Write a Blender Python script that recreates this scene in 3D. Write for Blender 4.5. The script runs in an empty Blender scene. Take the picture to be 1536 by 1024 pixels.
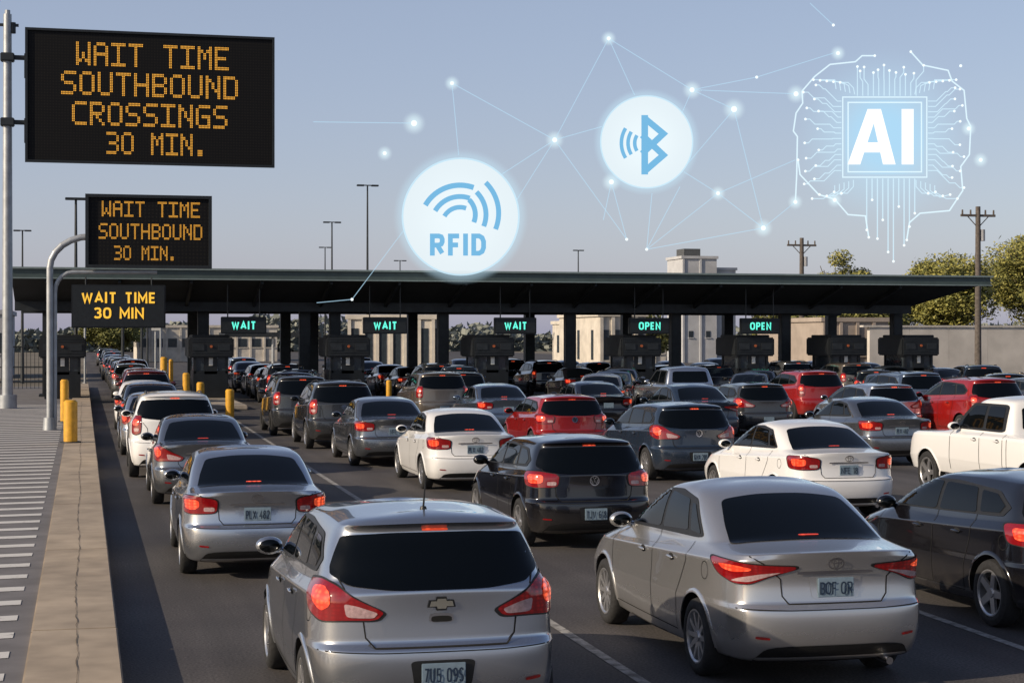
import bpy, bmesh, math, random
from mathutils import Vector, Matrix
from mathutils.bvhtree import BVHTree
R = random.Random(7)
scene = bpy.context.scene
COL = scene.collection
rad = math.radians

# ------------------------------------------------------------------ materials
def M(name, col, rough=.6, metal=0, coat=0., noise=0., nscale=5., bump=0., emit=None, es=0., spec=.5, alpha=1., detail=4):
    m = bpy.data.materials.new(name); m.use_nodes = True
    nt = m.node_tree; b = nt.nodes['Principled BSDF']
    b.inputs['Base Color'].default_value = (*col, 1)
    b.inputs['Roughness'].default_value = rough
    b.inputs['Metallic'].default_value = metal
    b.inputs['Coat Weight'].default_value = coat
    b.inputs['Coat Roughness'].default_value = .06
    b.inputs['Specular IOR Level'].default_value = spec
    b.inputs['Alpha'].default_value = alpha
    if emit:
        b.inputs['Emission Color'].default_value = (*emit, 1)
        b.inputs['Emission Strength'].default_value = es
    if noise or bump:
        tc = nt.nodes.new('ShaderNodeTexCoord')
        n = nt.nodes.new('ShaderNodeTexNoise'); n.inputs['Scale'].default_value = nscale; n.inputs['Detail'].default_value = detail
        nt.links.new(tc.outputs['Object'], n.inputs['Vector'])
        if noise:
            mr = nt.nodes.new('ShaderNodeMapRange'); mr.inputs[1].default_value = .3; mr.inputs[2].default_value = .7
            mr.inputs[3].default_value = 1 - noise; mr.inputs[4].default_value = 1 + noise
            nt.links.new(n.outputs['Fac'], mr.inputs[0])
            mx = nt.nodes.new('ShaderNodeVectorMath'); mx.operation = 'SCALE'
            mx.inputs[0].default_value = col
            nt.links.new(mr.outputs[0], mx.inputs['Scale'])
            nt.links.new(mx.outputs[0], b.inputs['Base Color'])
        if bump:
            bp = nt.nodes.new('ShaderNodeBump'); bp.inputs['Strength'].default_value = bump; bp.inputs['Distance'].default_value = .02
            nt.links.new(n.outputs['Fac'], bp.inputs['Height']); nt.links.new(bp.outputs[0], b.inputs['Normal'])
    return m

def paint(name, col, metal=.55, rough=.28):
    m = M(name, col, rough, metal, 1.0)
    nt = m.node_tree; b = nt.nodes['Principled BSDF']; b.inputs['Coat Roughness'].default_value=.03
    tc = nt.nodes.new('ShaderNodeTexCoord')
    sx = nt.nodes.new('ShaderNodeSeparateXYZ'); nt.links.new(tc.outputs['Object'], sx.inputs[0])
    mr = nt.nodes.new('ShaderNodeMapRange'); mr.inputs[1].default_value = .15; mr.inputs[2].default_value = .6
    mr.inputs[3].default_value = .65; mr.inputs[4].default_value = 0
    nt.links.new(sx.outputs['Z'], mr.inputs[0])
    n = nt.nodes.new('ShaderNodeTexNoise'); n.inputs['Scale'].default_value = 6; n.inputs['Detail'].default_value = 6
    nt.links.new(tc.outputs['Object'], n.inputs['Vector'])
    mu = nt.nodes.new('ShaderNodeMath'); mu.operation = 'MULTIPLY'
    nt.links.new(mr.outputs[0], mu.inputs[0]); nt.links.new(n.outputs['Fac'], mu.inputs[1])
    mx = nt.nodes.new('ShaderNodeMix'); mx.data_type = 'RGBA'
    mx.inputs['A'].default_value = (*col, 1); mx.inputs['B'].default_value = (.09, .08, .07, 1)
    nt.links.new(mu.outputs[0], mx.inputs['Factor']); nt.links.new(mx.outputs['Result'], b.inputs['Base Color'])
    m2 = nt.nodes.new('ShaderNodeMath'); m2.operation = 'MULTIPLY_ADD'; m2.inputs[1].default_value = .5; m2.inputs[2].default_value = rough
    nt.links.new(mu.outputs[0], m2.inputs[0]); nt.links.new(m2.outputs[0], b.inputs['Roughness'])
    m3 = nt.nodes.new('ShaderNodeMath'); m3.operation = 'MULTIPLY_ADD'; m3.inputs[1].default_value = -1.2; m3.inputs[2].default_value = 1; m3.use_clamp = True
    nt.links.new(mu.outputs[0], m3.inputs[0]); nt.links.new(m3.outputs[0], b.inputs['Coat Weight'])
    return m

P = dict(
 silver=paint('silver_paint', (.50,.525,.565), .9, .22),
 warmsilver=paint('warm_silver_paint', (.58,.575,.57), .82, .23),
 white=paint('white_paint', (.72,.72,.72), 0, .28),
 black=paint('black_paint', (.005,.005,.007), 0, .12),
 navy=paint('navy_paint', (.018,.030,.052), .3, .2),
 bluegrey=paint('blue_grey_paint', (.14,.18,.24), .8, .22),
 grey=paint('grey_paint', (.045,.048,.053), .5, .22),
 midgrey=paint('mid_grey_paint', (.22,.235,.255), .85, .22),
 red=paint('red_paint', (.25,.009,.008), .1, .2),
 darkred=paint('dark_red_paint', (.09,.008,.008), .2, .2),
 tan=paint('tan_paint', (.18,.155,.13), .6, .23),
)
GLASS = M('dark_glass', (.002,.003,.004), .015, 0, 0, spec=.28)
TRIM = M('black_trim', (.010,.010,.010), .45, noise=.2, nscale=20)
SEAM = M('seam_gap', (.004,.004,.004), .9, noise=.1)
RUB = M('tyre_rubber', (.016,.016,.017), .85, noise=.3, nscale=30, bump=.2)
RIM = M('alloy_rim', (.55,.55,.56), .3, .85, noise=.12, nscale=8)
DARKM = M('wheel_well', (.006,.006,.006), .9, noise=.2)
CHROME = M('chrome', (.75,.75,.77), .12, 1., noise=.05)
GOLD = M('badge_metal', (.66,.63,.52), .22, .9, noise=.05)
def lens(name, base, emit, e0, e1, sc):
    m=M(name,base,.10,0,1); nt=m.node_tree; b=nt.nodes['Principled BSDF']
    tc=nt.nodes.new('ShaderNodeTexCoord'); v=nt.nodes.new('ShaderNodeTexVoronoi'); v.inputs['Scale'].default_value=sc; v.inputs['Randomness'].default_value=.25
    mp=nt.nodes.new('ShaderNodeMapping'); mp.inputs['Scale'].default_value=(1,1,1.6); nt.links.new(tc.outputs['Object'],mp.inputs[0]); nt.links.new(mp.outputs[0],v.inputs['Vector'])
    mr=nt.nodes.new('ShaderNodeMapRange'); mr.inputs[1].default_value=0; mr.inputs[2].default_value=.55; mr.inputs[3].default_value=e1; mr.inputs[4].default_value=e0
    nt.links.new(v.outputs['Distance'],mr.inputs[0]); b.inputs['Emission Color'].default_value=(*emit,1); nt.links.new(mr.outputs[0],b.inputs['Emission Strength'])
    return m
LENS = lens('red_lens', (.18,.003,.005), (1,.02,.015), .02, .12, 24)
LIT = lens('lit_brake_lens', (.5,.02,.01), (1,.12,.04), .4, 2.2, 18)
CLEARL = M('clear_lens', (.42,.28,.28), .12, 0, 1, noise=.25, nscale=40)
PLATE = M('licence_plate', (.19,.26,.32), .4, noise=.18, nscale=15)
PLTXT = M('plate_lettering', (.015,.03,.06), .5, noise=.1)
AMBER = M('amber_led', (.3,.15,.02), .5, noise=.3, nscale=3, emit=(1,.46,.05), es=.82)
AMBER2 = M('yellow_letters', (.4,.22,.02), .5, noise=.05, emit=(1,.55,.05), es=.85)
TEAL = M('teal_led', (.1,.5,.4), .5, noise=.05, emit=(.10,.92,.70), es=.95)

def grid_black():
    m = M('led_panel', (.006,.006,.007), .6, spec=.2)
    nt = m.node_tree; b = nt.nodes['Principled BSDF']
    tc = nt.nodes.new('ShaderNodeTexCoord'); v = nt.nodes.new('ShaderNodeTexVoronoi')
    v.inputs['Scale'].default_value = 9.5; v.inputs['Randomness'].default_value = 0
    nt.links.new(tc.outputs['Object'], v.inputs['Vector'])
    cr = nt.nodes.new('ShaderNodeValToRGB'); cr.color_ramp.elements[0].position = .15; cr.color_ramp.elements[1].position = .4
    cr.color_ramp.elements[0].color = (.014,.013,.010,1); cr.color_ramp.elements[1].color = (.003,.003,.004,1)
    nt.links.new(v.outputs['Distance'], cr.inputs[0]); nt.links.new(cr.outputs[0], b.inputs['Base Color'])
    return m
LEDP = grid_black()
SIGNFR = M('sign_frame_metal', (.012,.016,.02), .5, .2, noise=.2, nscale=6)
GALV = M('galvanised_steel', (.34,.36,.38), .5, .5, noise=.15, nscale=4)
DARKST = M('dark_steel', (.025,.03,.035), .5, .3, noise=.25, nscale=3)
YEL = M('yellow_bollard_paint', (.58,.30,.02), .5, noise=.2, nscale=6)
WOOD = M('weathered_wood', (.10,.085,.075), .9, noise=.3, nscale=6, bump=.3)
CONC = M('concrete', (.33,.29,.24), .9, noise=.18, nscale=3, bump=.3)
CREAM = M('cream_wall', (.52,.48,.42), .9, noise=.15, nscale=1.5)
GREYW = M('grey_wall', (.36,.37,.39), .9, noise=.12, nscale=.7)
WINB = M('building_glass', (.03,.04,.05), .15, noise=.2)

# ------------------------------------------------------------------ mesh helpers
class MB:
    def __init__(s): s.v=[]; s.f=[]; s.m=[]
    def add(s, vs, fs, mi=0):
        o=len(s.v); s.v += [tuple(v) for v in vs]
        for f in fs: s.f.append([i+o for i in f]); s.m.append(mi)
    def box(s, c, d, mi=0, rz=0, rx=0, ch=0):
        x,y,z=[a/2 for a in d]
        mat = Matrix.Translation(Vector(c)) @ Matrix.Rotation(rz,4,'Z') @ Matrix.Rotation(rx,4,'X')
        if ch<=0:
            vs=[mat@Vector((sx*x,sy*y,sz*z)) for sz in(-1,1) for sy in(-1,1) for sx in(-1,1)]
            s.add(vs,[(0,2,3,1),(4,5,7,6),(0,1,5,4),(2,6,7,3),(0,4,6,2),(1,3,7,5)],mi)
        else:
            bm=bmesh.new(); bmesh.ops.create_cube(bm,size=1)
            for v in bm.verts: v.co=Vector((v.co.x*2*x,v.co.y*2*y,v.co.z*2*z))
            bmesh.ops.bevel(bm,geom=bm.edges[:],offset=ch,segments=2,affect='EDGES')
            bm.verts.index_update()
            s.add([mat@v.co for v in bm.verts],[[v.index for v in f.verts] for f in bm.faces],mi); bm.free()
    def cyl(s, a, b, r0, r1=None, n=12, mi=0, caps=True):
        a=Vector(a); b=Vector(b); r1=r0 if r1 is None else r1
        d=(b-a).normalized(); u=d.orthogonal().normalized(); w=d.cross(u)
        vs=[]
        for p,r in((a,r0),(b,r1)):
            for i in range(n):
                t=2*math.pi*i/n; vs.append(p+(u*math.cos(t)+w*math.sin(t))*r)
        fs=[(i,(i+1)%n,n+(i+1)%n,n+i) for i in range(n)]
        if caps: fs += [tuple(range(n))[::-1], tuple(range(n,2*n))]
        s.add(vs,fs,mi)
    def tube(s, pts, r, n=10, mi=0):
        for i in range(len(pts)-1): s.cyl(pts[i],pts[i+1],r,r,n,mi)
        for p in pts[1:-1]: s.ball(p,(r,r,r),8,5,mi)
    def ball(s, c, rr, nu=14, nv=8, mi=0):
        vs=[]; fs=[]
        for j in range(nv+1):
            ph=-math.pi/2+math.pi*j/nv
            for i in range(nu):
                t=2*math.pi*i/nu
                vs.append((c[0]+rr[0]*math.cos(ph)*math.cos(t), c[1]+rr[1]*math.cos(ph)*math.sin(t), c[2]+rr[2]*math.sin(ph)))
        for j in range(nv):
            for i in range(nu):
                fs.append((j*nu+i,j*nu+(i+1)%nu,(j+1)*nu+(i+1)%nu,(j+1)*nu+i))
        s.add(vs,fs,mi)
    def lathe_x(s, prof, n=32, mi=0):
        vs=[]; k=len(prof)
        for i in range(n):
            t=2*math.pi*i/n
            for x,r in prof: vs.append((x,r*math.cos(t),r*math.sin(t)))
        fs=[]
        for i in range(n):
            for j in range(k-1):
                a=i*k+j; b=((i+1)%n)*k+j
                fs.append((a,a+1,b+1,b))
        s.add(vs,fs,mi)
    def mesh(s, name, mats, smooth=False, ang=35):
        me=bpy.data.meshes.new(name); me.from_pydata(s.v,[],s.f)
        for m in mats: me.materials.append(m)
        me.polygons.foreach_set('material_index', s.m)
        bm=bmesh.new(); bm.from_mesh(me); bmesh.ops.recalc_face_normals(bm,faces=bm.faces); bm.to_mesh(me); bm.free()
        if smooth:
            me.polygons.foreach_set('use_smooth',[True]*len(me.polygons)); me.set_sharp_from_angle(angle=rad(ang))
        me.update(); return me

def obj(name, me, parent=None, loc=(0,0,0), rot=(0,0,0)):
    o=bpy.data.objects.new(name, me); o.location=loc; o.rotation_euler=rot
    COL.objects.link(o)
    if parent: o.parent=parent
    return o
def top(o, label, cat, group=None):
    o['label']=label; o['category']=cat
    if group: o['group']=group
    return o
def struct(o,label=None):
    o['kind']='structure'
    if label: o['label']=label
    return o

def stroke(b,pts,w,y,mi=0,closed=False):
    pts=[Vector(p) for p in pts]; n=len(pts); vs=[]
    for i in range(n):
        a=pts[i-1] if (i>0 or closed) else None; c=pts[(i+1)%n] if (i<n-1 or closed) else None
        if a is None: t=(c-pts[i]).normalized(); nn=Vector((-t.y,t.x)); f=1
        elif c is None: t=(pts[i]-a).normalized(); nn=Vector((-t.y,t.x)); f=1
        else:
            t1=(pts[i]-a).normalized(); t2=(c-pts[i]).normalized(); n1=Vector((-t1.y,t1.x)); n2=Vector((-t2.y,t2.x)); nn=(n1+n2).normalized(); f=1/max(.45,nn.dot(n1))
        for s in(-1,1):
            q=pts[i]+nn*w/2*s*f; vs.append((q.x,y,q.y))
    m=n if closed else n-1
    b.add(vs,[(2*i,2*i+1,(2*i+3)%(2*n),(2*i+2)%(2*n)) for i in range(m)],mi)
_o=[(.0,.28),(.0,.72),(.12,.93),(.35,1),(.65,1),(.88,.93),(1,.72),(1,.28),(.88,.07),(.65,0),(.35,0),(.12,.07)]
_S=[(.98,.86),(.8,.97),(.5,1),(.2,.97),(.03,.83),(.03,.67),(.2,.55),(.8,.45),(.97,.33),(.97,.17),(.8,.03),(.5,0),(.2,.03),(.02,.14)]
_3=[(.03,.88),(.2,.98),(.5,1),(.8,.98),(.95,.85),(.95,.67),(.8,.55),(.45,.53)],[(.45,.53),(.82,.50),(1,.36),(1,.17),(.82,.03),(.5,0),(.2,.02),(0,.12)]
_P=[(0,0),(0,1),(.65,1),(.9,.95),(1,.82),(1,.66),(.9,.53),(.65,.47),(.0,.47)]
LET={'W':(.95,[[(0,1),(.25,0),(.5,.85),(.75,0),(1,1)]]),'A':(.72,[[(0,0),(.5,1),(1,0)],[(.17,.30),(.83,.30)]]),'I':(.0,[[(0,0),(0,1)]]),'T':(.62,[[(0,1),(1,1)],[(.5,0),(.5,1)]]),
'M':(.78,[[(0,0),(0,1),(.5,.25),(1,1),(1,0)]]),'E':(.5,[[(1,1),(0,1),(0,0),(1,0)],[(0,.5),(.9,.5)]]),'N':(.66,[[(0,0),(0,1),(1,0),(1,1)]]),'O':(.70,[_o+[_o[0]]]),'0':(.58,[_o+[_o[0]]]),
'P':(.56,[_P]),'R':(.62,[_P,[(.5,.47),(1,0)]]),'F':(.44,[[(1.25,1),(0,1),(0,0)],[(0,.48),(1.1,.48)]]),'D':(.62,[[(0,0),(0,1),(.55,1),(.85,.9),(1,.68),(1,.32),(.85,.1),(.55,0),(0,0)]]),
'B':(.56,[_P+[(.7,.47),(.92,.40),(1,.26),(1,.17),(.9,.05),(.65,0),(0,0)]]),'U':(.62,[[(0,1),(0,.28),(.12,.07),(.35,0),(.65,0),(.88,.07),(1,.28),(1,1)]]),'S':(.56,[_S]),'3':(.56,list(_3)),
'9':(.56,[[(0,.1),(.3,0),(.7,.02),(1,.3),(1,.72),(.85,.95),(.5,1),(.15,.95),(0,.75),(.15,.5),(.5,.45),(1,.55)]]),'7':(.55,[[(0,1),(1,1),(.35,0)]]),'4':(.6,[[(.75,0),(.75,1),(0,.3),(1,.3)]]),
'8':(.56,[[(.5,.54),(.1,.68),(.1,.9),(.5,1),(.9,.9),(.9,.68),(.5,.54),(0,.4),(0,.12),(.5,0),(1,.12),(1,.4),(.5,.54)]]),'2':(.56,[[(0,.85),(.3,1),(.7,1),(1,.82),(.95,.6),(0,0),(1,0)]]),
'1':(.2,[[(0,.8),(1,1),(1,0)]]),'6':(.56,[[(.95,.92),(.5,1),(.1,.85),(0,.3),(.2,.03),(.8,.03),(1,.28),(.8,.52),(.2,.5),(0,.35)]]),'5':(.56,[[(.95,1),(.1,1),(.05,.55),(.7,.58),(1,.35),(.85,.05),(.4,0),(0,.1)]]),
'K':(.6,[[(0,0),(0,1)],[(1,1),(.05,.42)],[(.3,.6),(1,0)]]),'V':(.7,[[(0,1),(.5,0),(1,1)]]),'X':(.65,[[(0,0),(1,1)],[(0,1),(1,0)]]),'G':(.62,[[(1,.8),(.7,1),(.3,1),(0,.7),(0,.3),(.3,0),(.7,0),(1,.2),(1,.45),(.55,.45)]]),'J':(.5,[[(1,1),(1,.2),(.7,0),(.3,0),(0,.2)]]),'L':(.5,[[(0,1),(0,0),(1,0)]])}
def letters(txt,width,height,th,mat,y0=0.,gp=1.75):
    """stroke lettering fitted in width x height, centred, standing in XZ; letter gaps are set in pen widths"""
    h=height-th; G_=th*gp; n=len(txt)-1
    tot=sum(.30 if ch==' ' else LET[ch][0] for ch in txt); sc=(width-th-n*G_)/tot; x=-width/2+th/2; b=MB(); k=0
    for ch in txt:
        a=.30 if ch==' ' else LET[ch][0]
        if ch!=' ':
            for pl in LET[ch][1]:
                cl=len(pl)>4 and pl[0]==pl[-1]
                pp=[(x+p[0]*a*sc,-h/2+p[1]*h) for p in (pl[:-1] if cl else pl)]
                if not cl:
                    for e0,e1 in((0,1),(-1,-2)):
                        v=(Vector(pp[e0])-Vector(pp[e1])).normalized()
                        if abs(v.x)<.1: pp[e0]=tuple(Vector(pp[e0])+v*th/2)
                k+=1; stroke(b,pp,th,y0-.0012*k,closed=cl)
        x+=a*sc+G_
    return b.mesh('lettering',[mat])

# ------------------------------------------------------------------ car body kit
FR=[0,.3,.58,.8,.93,1.0]
SF=[.12,.3,.5,.7,.88]
def cage(slices, L, crown=.02, plan=.06, cr={}):
    bm=bmesh.new(); loops=[]
    for (zr,zm,zf,yr,yf,w,Dr,Df,n) in slices:
        pts=[]
        for f in FR: pts.append((f*w, yr+Dr*(1-(1-f**n)**(1/n)), 0))
        y0=yr+Dr; y1=yf-Df
        for t in SF: pts.append((w, y0+(y1-y0)*t, .5))
        for f in reversed(FR): pts.append((f*w, yf-Df*(1-(1-f**n)**(1/n)), 1))
        half=[]
        for x,y,_ in pts:
            t=(y-yr)/(yf-yr)
            z = zr+(zm-zr)*t*2 if t<.5 else zm+(zf-zm)*(t-.5)*2
            z += crown*(1-(x/w)**2) if zr>.95 else 0
            s = 1-plan*abs(2*y/L-1)**3
            half.append((x*s,y,z))
        vs=[bm.verts.new(p) for p in half]
        ms=[None]+[bm.verts.new((-p[0],p[1],p[2])) for p in half[1:-1]]+[None]
        loops.append((vs,ms))
    for (a,am),(b,bmr) in zip(loops[:-1],loops[1:]):
        n=len(a)
        for i in range(n-1):
            bm.faces.new((a[i],a[i+1],b[i+1],b[i]))
            l0=am[i] or a[i]; l1=am[i+1] or a[i+1]; u0=bmr[i] or b[i]; u1=bmr[i+1] or b[i+1]
            bm.faces.new((l1,l0,u0,u1))
    for (a,am) in (loops[0],loops[-1]):
        n=len(a)
        bm.faces.new((a[0],a[1],am[1])); bm.faces.new((a[-1],a[-2],am[-2]))
        for i in range(1,n-2): bm.faces.new((a[i],a[i+1],am[i+1],am[i]))
    bmesh.ops.recalc_face_normals(bm,faces=bm.faces)
    cl=bm.edges.layers.float.new('crease_edge')
    for row,val in cr.items():
        vs,ms=loops[row]; S=set(vs)|set(m for m in ms if m)
        for e in bm.edges:
            if e.verts[0] in S and e.verts[1] in S: e[cl]=val
    me=bpy.data.meshes.new('cage'); bm.to_mesh(me); bm.free(); return me

def apply_mods(me, fn):
    o=bpy.data.objects.new('tmp',me); COL.objects.link(o); fn(o)
    dg=bpy.context.evaluated_depsgraph_get(); dg.update()
    r=bpy.data.meshes.new_from_object(o.evaluated_get(dg)); bpy.data.objects.remove(o); return r

def round_poly(pts, r=.25, seg=4):
    out=[]; n=len(pts)
    for i in range(n):
        p0=Vector(pts[i-1]); p=Vector(pts[i]); p1=Vector(pts[(i+1)%n])
        a=p+(p0-p)*r; b=p+(p1-p)*r
        for k in range(seg+1):
            t=k/seg; out.append(tuple(a*(1-t)**2+p*2*t*(1-t)+b*t*t))
    return out

class Proj:
    def __init__(s, me):
        bm=bmesh.new(); bm.from_mesh(me); s.t=BVHTree.FromBMesh(bm); bm.free()
    def hit(s,o,d):
        loc,nor,i,dist=s.t.ray_cast(o,d)
        if nor is not None and nor.dot(d)>0: nor=-nor
        return loc,nor
def frame(mode, ang=0, anchor=(0,0,0)):
    if mode=='side': return Vector((0,0,0)),Vector((1,0,0)),Vector((0,1,0)),Vector((0,0,1))
    if mode=='rear': return Vector((0,0,0)),Vector((0,1,0)),Vector((1,0,0)),Vector((0,0,1))
    if mode=='diag':
        a=rad(ang); return Vector(anchor),Vector((math.sin(a),math.cos(a),0)),Vector((math.cos(a),-math.sin(a),0)),Vector((0,0,1))
    if mode=='slope':
        a=rad(ang); return Vector(anchor),Vector((0,math.sin(a),-math.cos(a))),Vector((1,0,0)),Vector((0,math.cos(a),math.sin(a)))
def patch(pr, pts, fr, off, mat, step=.06, rnd=.25, fn=None):
    A,d,U,V=fr
    if rnd: pts=round_poly(pts,rnd)
    bm=bmesh.new(); vs=[bm.verts.new((p[0],p[1],0)) for p in pts]; bm.faces.new(vs)
    us=[p[0] for p in pts]; ws=[p[1] for p in pts]
    for lo,hi,no in((min(us),max(us),(1,0,0)),(min(ws),max(ws),(0,1,0))):
        k=lo+step
        while k<hi-.005:
            bmesh.ops.bisect_plane(bm,geom=bm.verts[:]+bm.edges[:]+bm.faces[:],plane_co=(k*no[0],k*no[1],0),plane_no=no,dist=1e-5); k+=step
    bmesh.ops.triangulate(bm,faces=bm.faces[:])
    dead=[]
    for v in bm.verts:
        if fn: v.co=fn(v.co.x,v.co.y,off); continue
        h,n=pr.hit(A+U*v.co.x+V*v.co.y-d*3, d)
        if h is None: dead.append(v)
        else: v.co=h-d*off*.6+n*off*.6
    bmesh.ops.delete(bm,geom=dead,context='VERTS')
    bmesh.ops.recalc_face_normals(bm,faces=bm.faces)
    for f in bm.faces:
        if f.normal.dot(d)>0: f.normal_flip()
        f.smooth=True
    me=bpy.data.meshes.new('p'); bm.to_mesh(me); bm.free(); me.materials.append(mat); return me
def ribbon(pr, pts, fr, w, off, mat, closed=False):
    A,d,U,V=fr; P2=[]
    pts=[Vector(p) for p in pts]
    if closed: pts.append(pts[0])
    for i in range(len(pts)-1):
        n=max(1,int((pts[i+1]-pts[i]).length/.05))
        for k in range(n): P2.append(pts[i].lerp(pts[i+1],k/n))
    P2.append(pts[-1]); vs=[]; fs=[]
    for i,p in enumerate(P2):
        t=(P2[min(i+1,len(P2)-1)]-P2[max(i-1,0)]).normalized(); nn=Vector((-t.y,t.x))
        for sgn in(-1,1):
            q=p+nn*w*.5*sgn; h,n=pr.hit(A+U*q.x+V*q.y-d*3,d)
            vs.append((h-d*off*.6+n*off*.6) if h else None)
    for i in range(len(P2)-1):
        f=(2*i,2*i+1,2*i+3,2*i+2)
        if all(vs[j] is not None for j in f): fs.append(f)
    used=sorted({j for f in fs for j in f}); ix={j:i for i,j in enumerate(used)}
    me=bpy.data.meshes.new('r'); me.from_pydata([vs[j] for j in used],[],[[ix[j] for j in f] for f in fs]); me.materials.append(mat); return me
def join(meshes, name):
    mb=MB(); mats=[]
    for me in meshes:
        mi=[]
        for m in me.materials:
            if m not in mats: mats.append(m)
            mi.append(mats.index(m))
        o=len(mb.v); mb.v += [tuple(v.co) for v in me.vertices]
        for p in me.polygons: mb.f.append([i+o for i in p.vertices]); mb.m.append(mi[p.material_index] if mi else 0)
    me=bpy.data.meshes.new(name); me.from_pydata(mb.v,[],mb.f)
    for m in mats: me.materials.append(m)
    me.polygons.foreach_set('material_index',mb.m); me.polygons.foreach_set('use_smooth',[True]*len(me.polygons))
    me.set_sharp_from_angle(angle=rad(40)); me.update(); return me
def mirror(me):
    m=me.copy()
    for v in m.vertices: v.co.x=-v.co.x
    m.flip_normals(); return m

def wheel_meshes(r, style=0):
    b=MB(); w=.105
    b.lathe_x([(w*.75,r*.66),(w*.98,r*.72),(w,r*.85),(w*.85,r*.965),(w*.5,r),(-w*.5,r),(-w*.85,r*.965),(-w,r*.85),(-w*.9,r*.68)],40)
    tyre=b.mesh('tyre',[RUB],True,50)
    b=MB(); b.cyl((-.06,0,0),(.02,0,0),r*.66,n=28); hub=b.mesh('wheel',[DARKM],True)
    b=MB()
    b.lathe_x([(.02,r*.60),(.085,r*.62),(.098,r*.665),(.098,r*.70),(.08,r*.71)],40)
    ns=10 if style==0 else 5
    for i in range(ns):
        t=2*math.pi*i/ns; c,s=math.cos(t),math.sin(t)
        r0=r*.1; r1=r*.64; w0=r*(.075 if ns==10 else .13); w1=r*(.05 if ns==10 else .10)
        vs=[]
        for rr,ww,x in((r0,w0,.075),(r1,w1,.088)):
            for dx in(-.03,0):
                for sg in(-1,1): vs.append((x+dx, rr*c-sg*ww*s, rr*s+sg*ww*c))
        b.add(vs,[(0,1,3,2),(4,6,7,5),(0,4,5,1),(2,3,7,6),(0,2,6,4),(1,5,7,3)])
    b.cyl((.04,0,0),(.088,0,0),r*.17,r*.13,16)
    rim=b.mesh('rim',[RIM],True)
    return hub,tyre,rim

def plate_mesh(): 
    b=MB(); b.box((0,0,0),(.31,.012,.155),0,ch=.004); return b.mesh('licence_plate',[PLATE])

HATCH=[(.20,.17,.20,.22,3.85,.70,.20,.3,3),(.25,.19,.24,.06,3.97,.80,.32,.45,3),(.38,.32,.38,.0,4.03,.85,.36,.5,3),
(.58,.5,.52,.0,4.05,.865,.36,.55,3),(.66,.60,.58,.012,4.04,.868,.36,.55,3),(.70,.67,.62,.06,4.0,.862,.34,.55,2.8),(.88,.80,.74,.075,3.9,.852,.32,.55,2.8),
(1.02,.93,.82,.075,3.75,.850,.32,.6,2.6),(1.07,.975,.93,.11,3.4,.815,.30,.5,2.6),(1.10,1.01,1.02,.15,3.15,.79,.28,.45,2.5),
(1.26,1.24,1.22,.25,2.75,.735,.24,.35,2.6),(1.40,1.41,1.38,.35,2.35,.67,.22,.3,2.6),(1.45,1.465,1.43,.29,2.15,.625,.2,.25,2.6),(1.485,1.50,1.465,.33,2.0,.55,.2,.22,2.5),
(1.505,1.53,1.48,.45,1.9,.36,.15,.2,2.4),(1.515,1.54,1.49,.6,1.85,.17,.1,.1,2.4)]
SEDAN=[(.20,.17,.20,.25,4.4,.72,.2,.3,3),(.26,.19,.24,.07,4.52,.82,.34,.5,3),(.38,.32,.38,.0,4.6,.87,.36,.6,3.2),(.58,.5,.5,.0,4.62,.885,.36,.6,3.2),
(.65,.59,.57,.012,4.6,.888,.36,.6,3.2),(.69,.66,.62,.06,4.57,.882,.34,.6,3),(.88,.79,.72,.09,4.45,.872,.33,.6,3),(1.02,.91,.80,.055,4.3,.870,.32,.65,2.9),
(1.068,.95,.86,.045,4.1,.830,.34,.6,2.7),(1.085,.98,.94,.35,3.75,.805,.3,.5,2.6),(1.11,1.005,1.02,.58,3.45,.785,.28,.45,2.5),(1.26,1.23,1.21,.90,3.0,.735,.25,.35,2.5),
(1.40,1.42,1.38,1.20,2.6,.67,.22,.3,2.5),(1.46,1.485,1.45,1.38,2.4,.60,.2,.25,2.5),(1.49,1.525,1.485,1.58,2.2,.40,.15,.2,2.4),(1.50,1.535,1.49,1.75,2.1,.18,.1,.1,2.4)]
PICK=[(.42,.40,.38,.15,5.6,.78,.05,.3,6),(.48,.42,.42,.0,5.75,.90,.08,.4,6),(.62,.58,.6,.0,5.8,.94,.08,.4,6),(.67,.66,.66,.02,5.8,.955,.08,.4,6),(.69,.68,.7,.09,5.78,.96,.06,.4,6),
(.95,.95,.9,.095,5.75,.965,.06,.4,6),(1.13,1.12,1.05,.09,5.65,.955,.06,.4,6),(1.17,1.15,1.1,.10,5.5,.935,.06,.4,6),(1.18,1.17,1.14,1.85,4.5,.90,.06,.3,5),
(1.20,1.19,1.18,1.95,4.3,.87,.08,.3,4),(1.5,1.5,1.48,2.04,3.85,.80,.08,.3,4),(1.72,1.73,1.71,2.12,3.45,.73,.1,.3,3),(1.78,1.80,1.77,2.2,3.3,.66,.12,.25,3),(1.81,1.83,1.79,2.4,3.15,.40,.1,.2,2.6),(1.82,1.84,1.8,2.5,3.0,.2,.1,.1,2.4)]
CRS={'hatch':{1:.5,4:.8,5:.6,7:.8,9:.5,12:.7},'sedan':{1:.5,4:.8,5:.6,7:.8,8:.85,10:.6},'pickup':{1:.7,2:.5,4:.8,3:.8,7:.8,6:.5,9:.6,11:.3}}

def scale_sl(sl,sy,sw,sz): return [(a*sz,b*sz,c*sz,d*sy,e*sy,w*sw,D*sy,F*sy,n) for a,b,c,d,e,w,D,F,n in sl]

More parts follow.
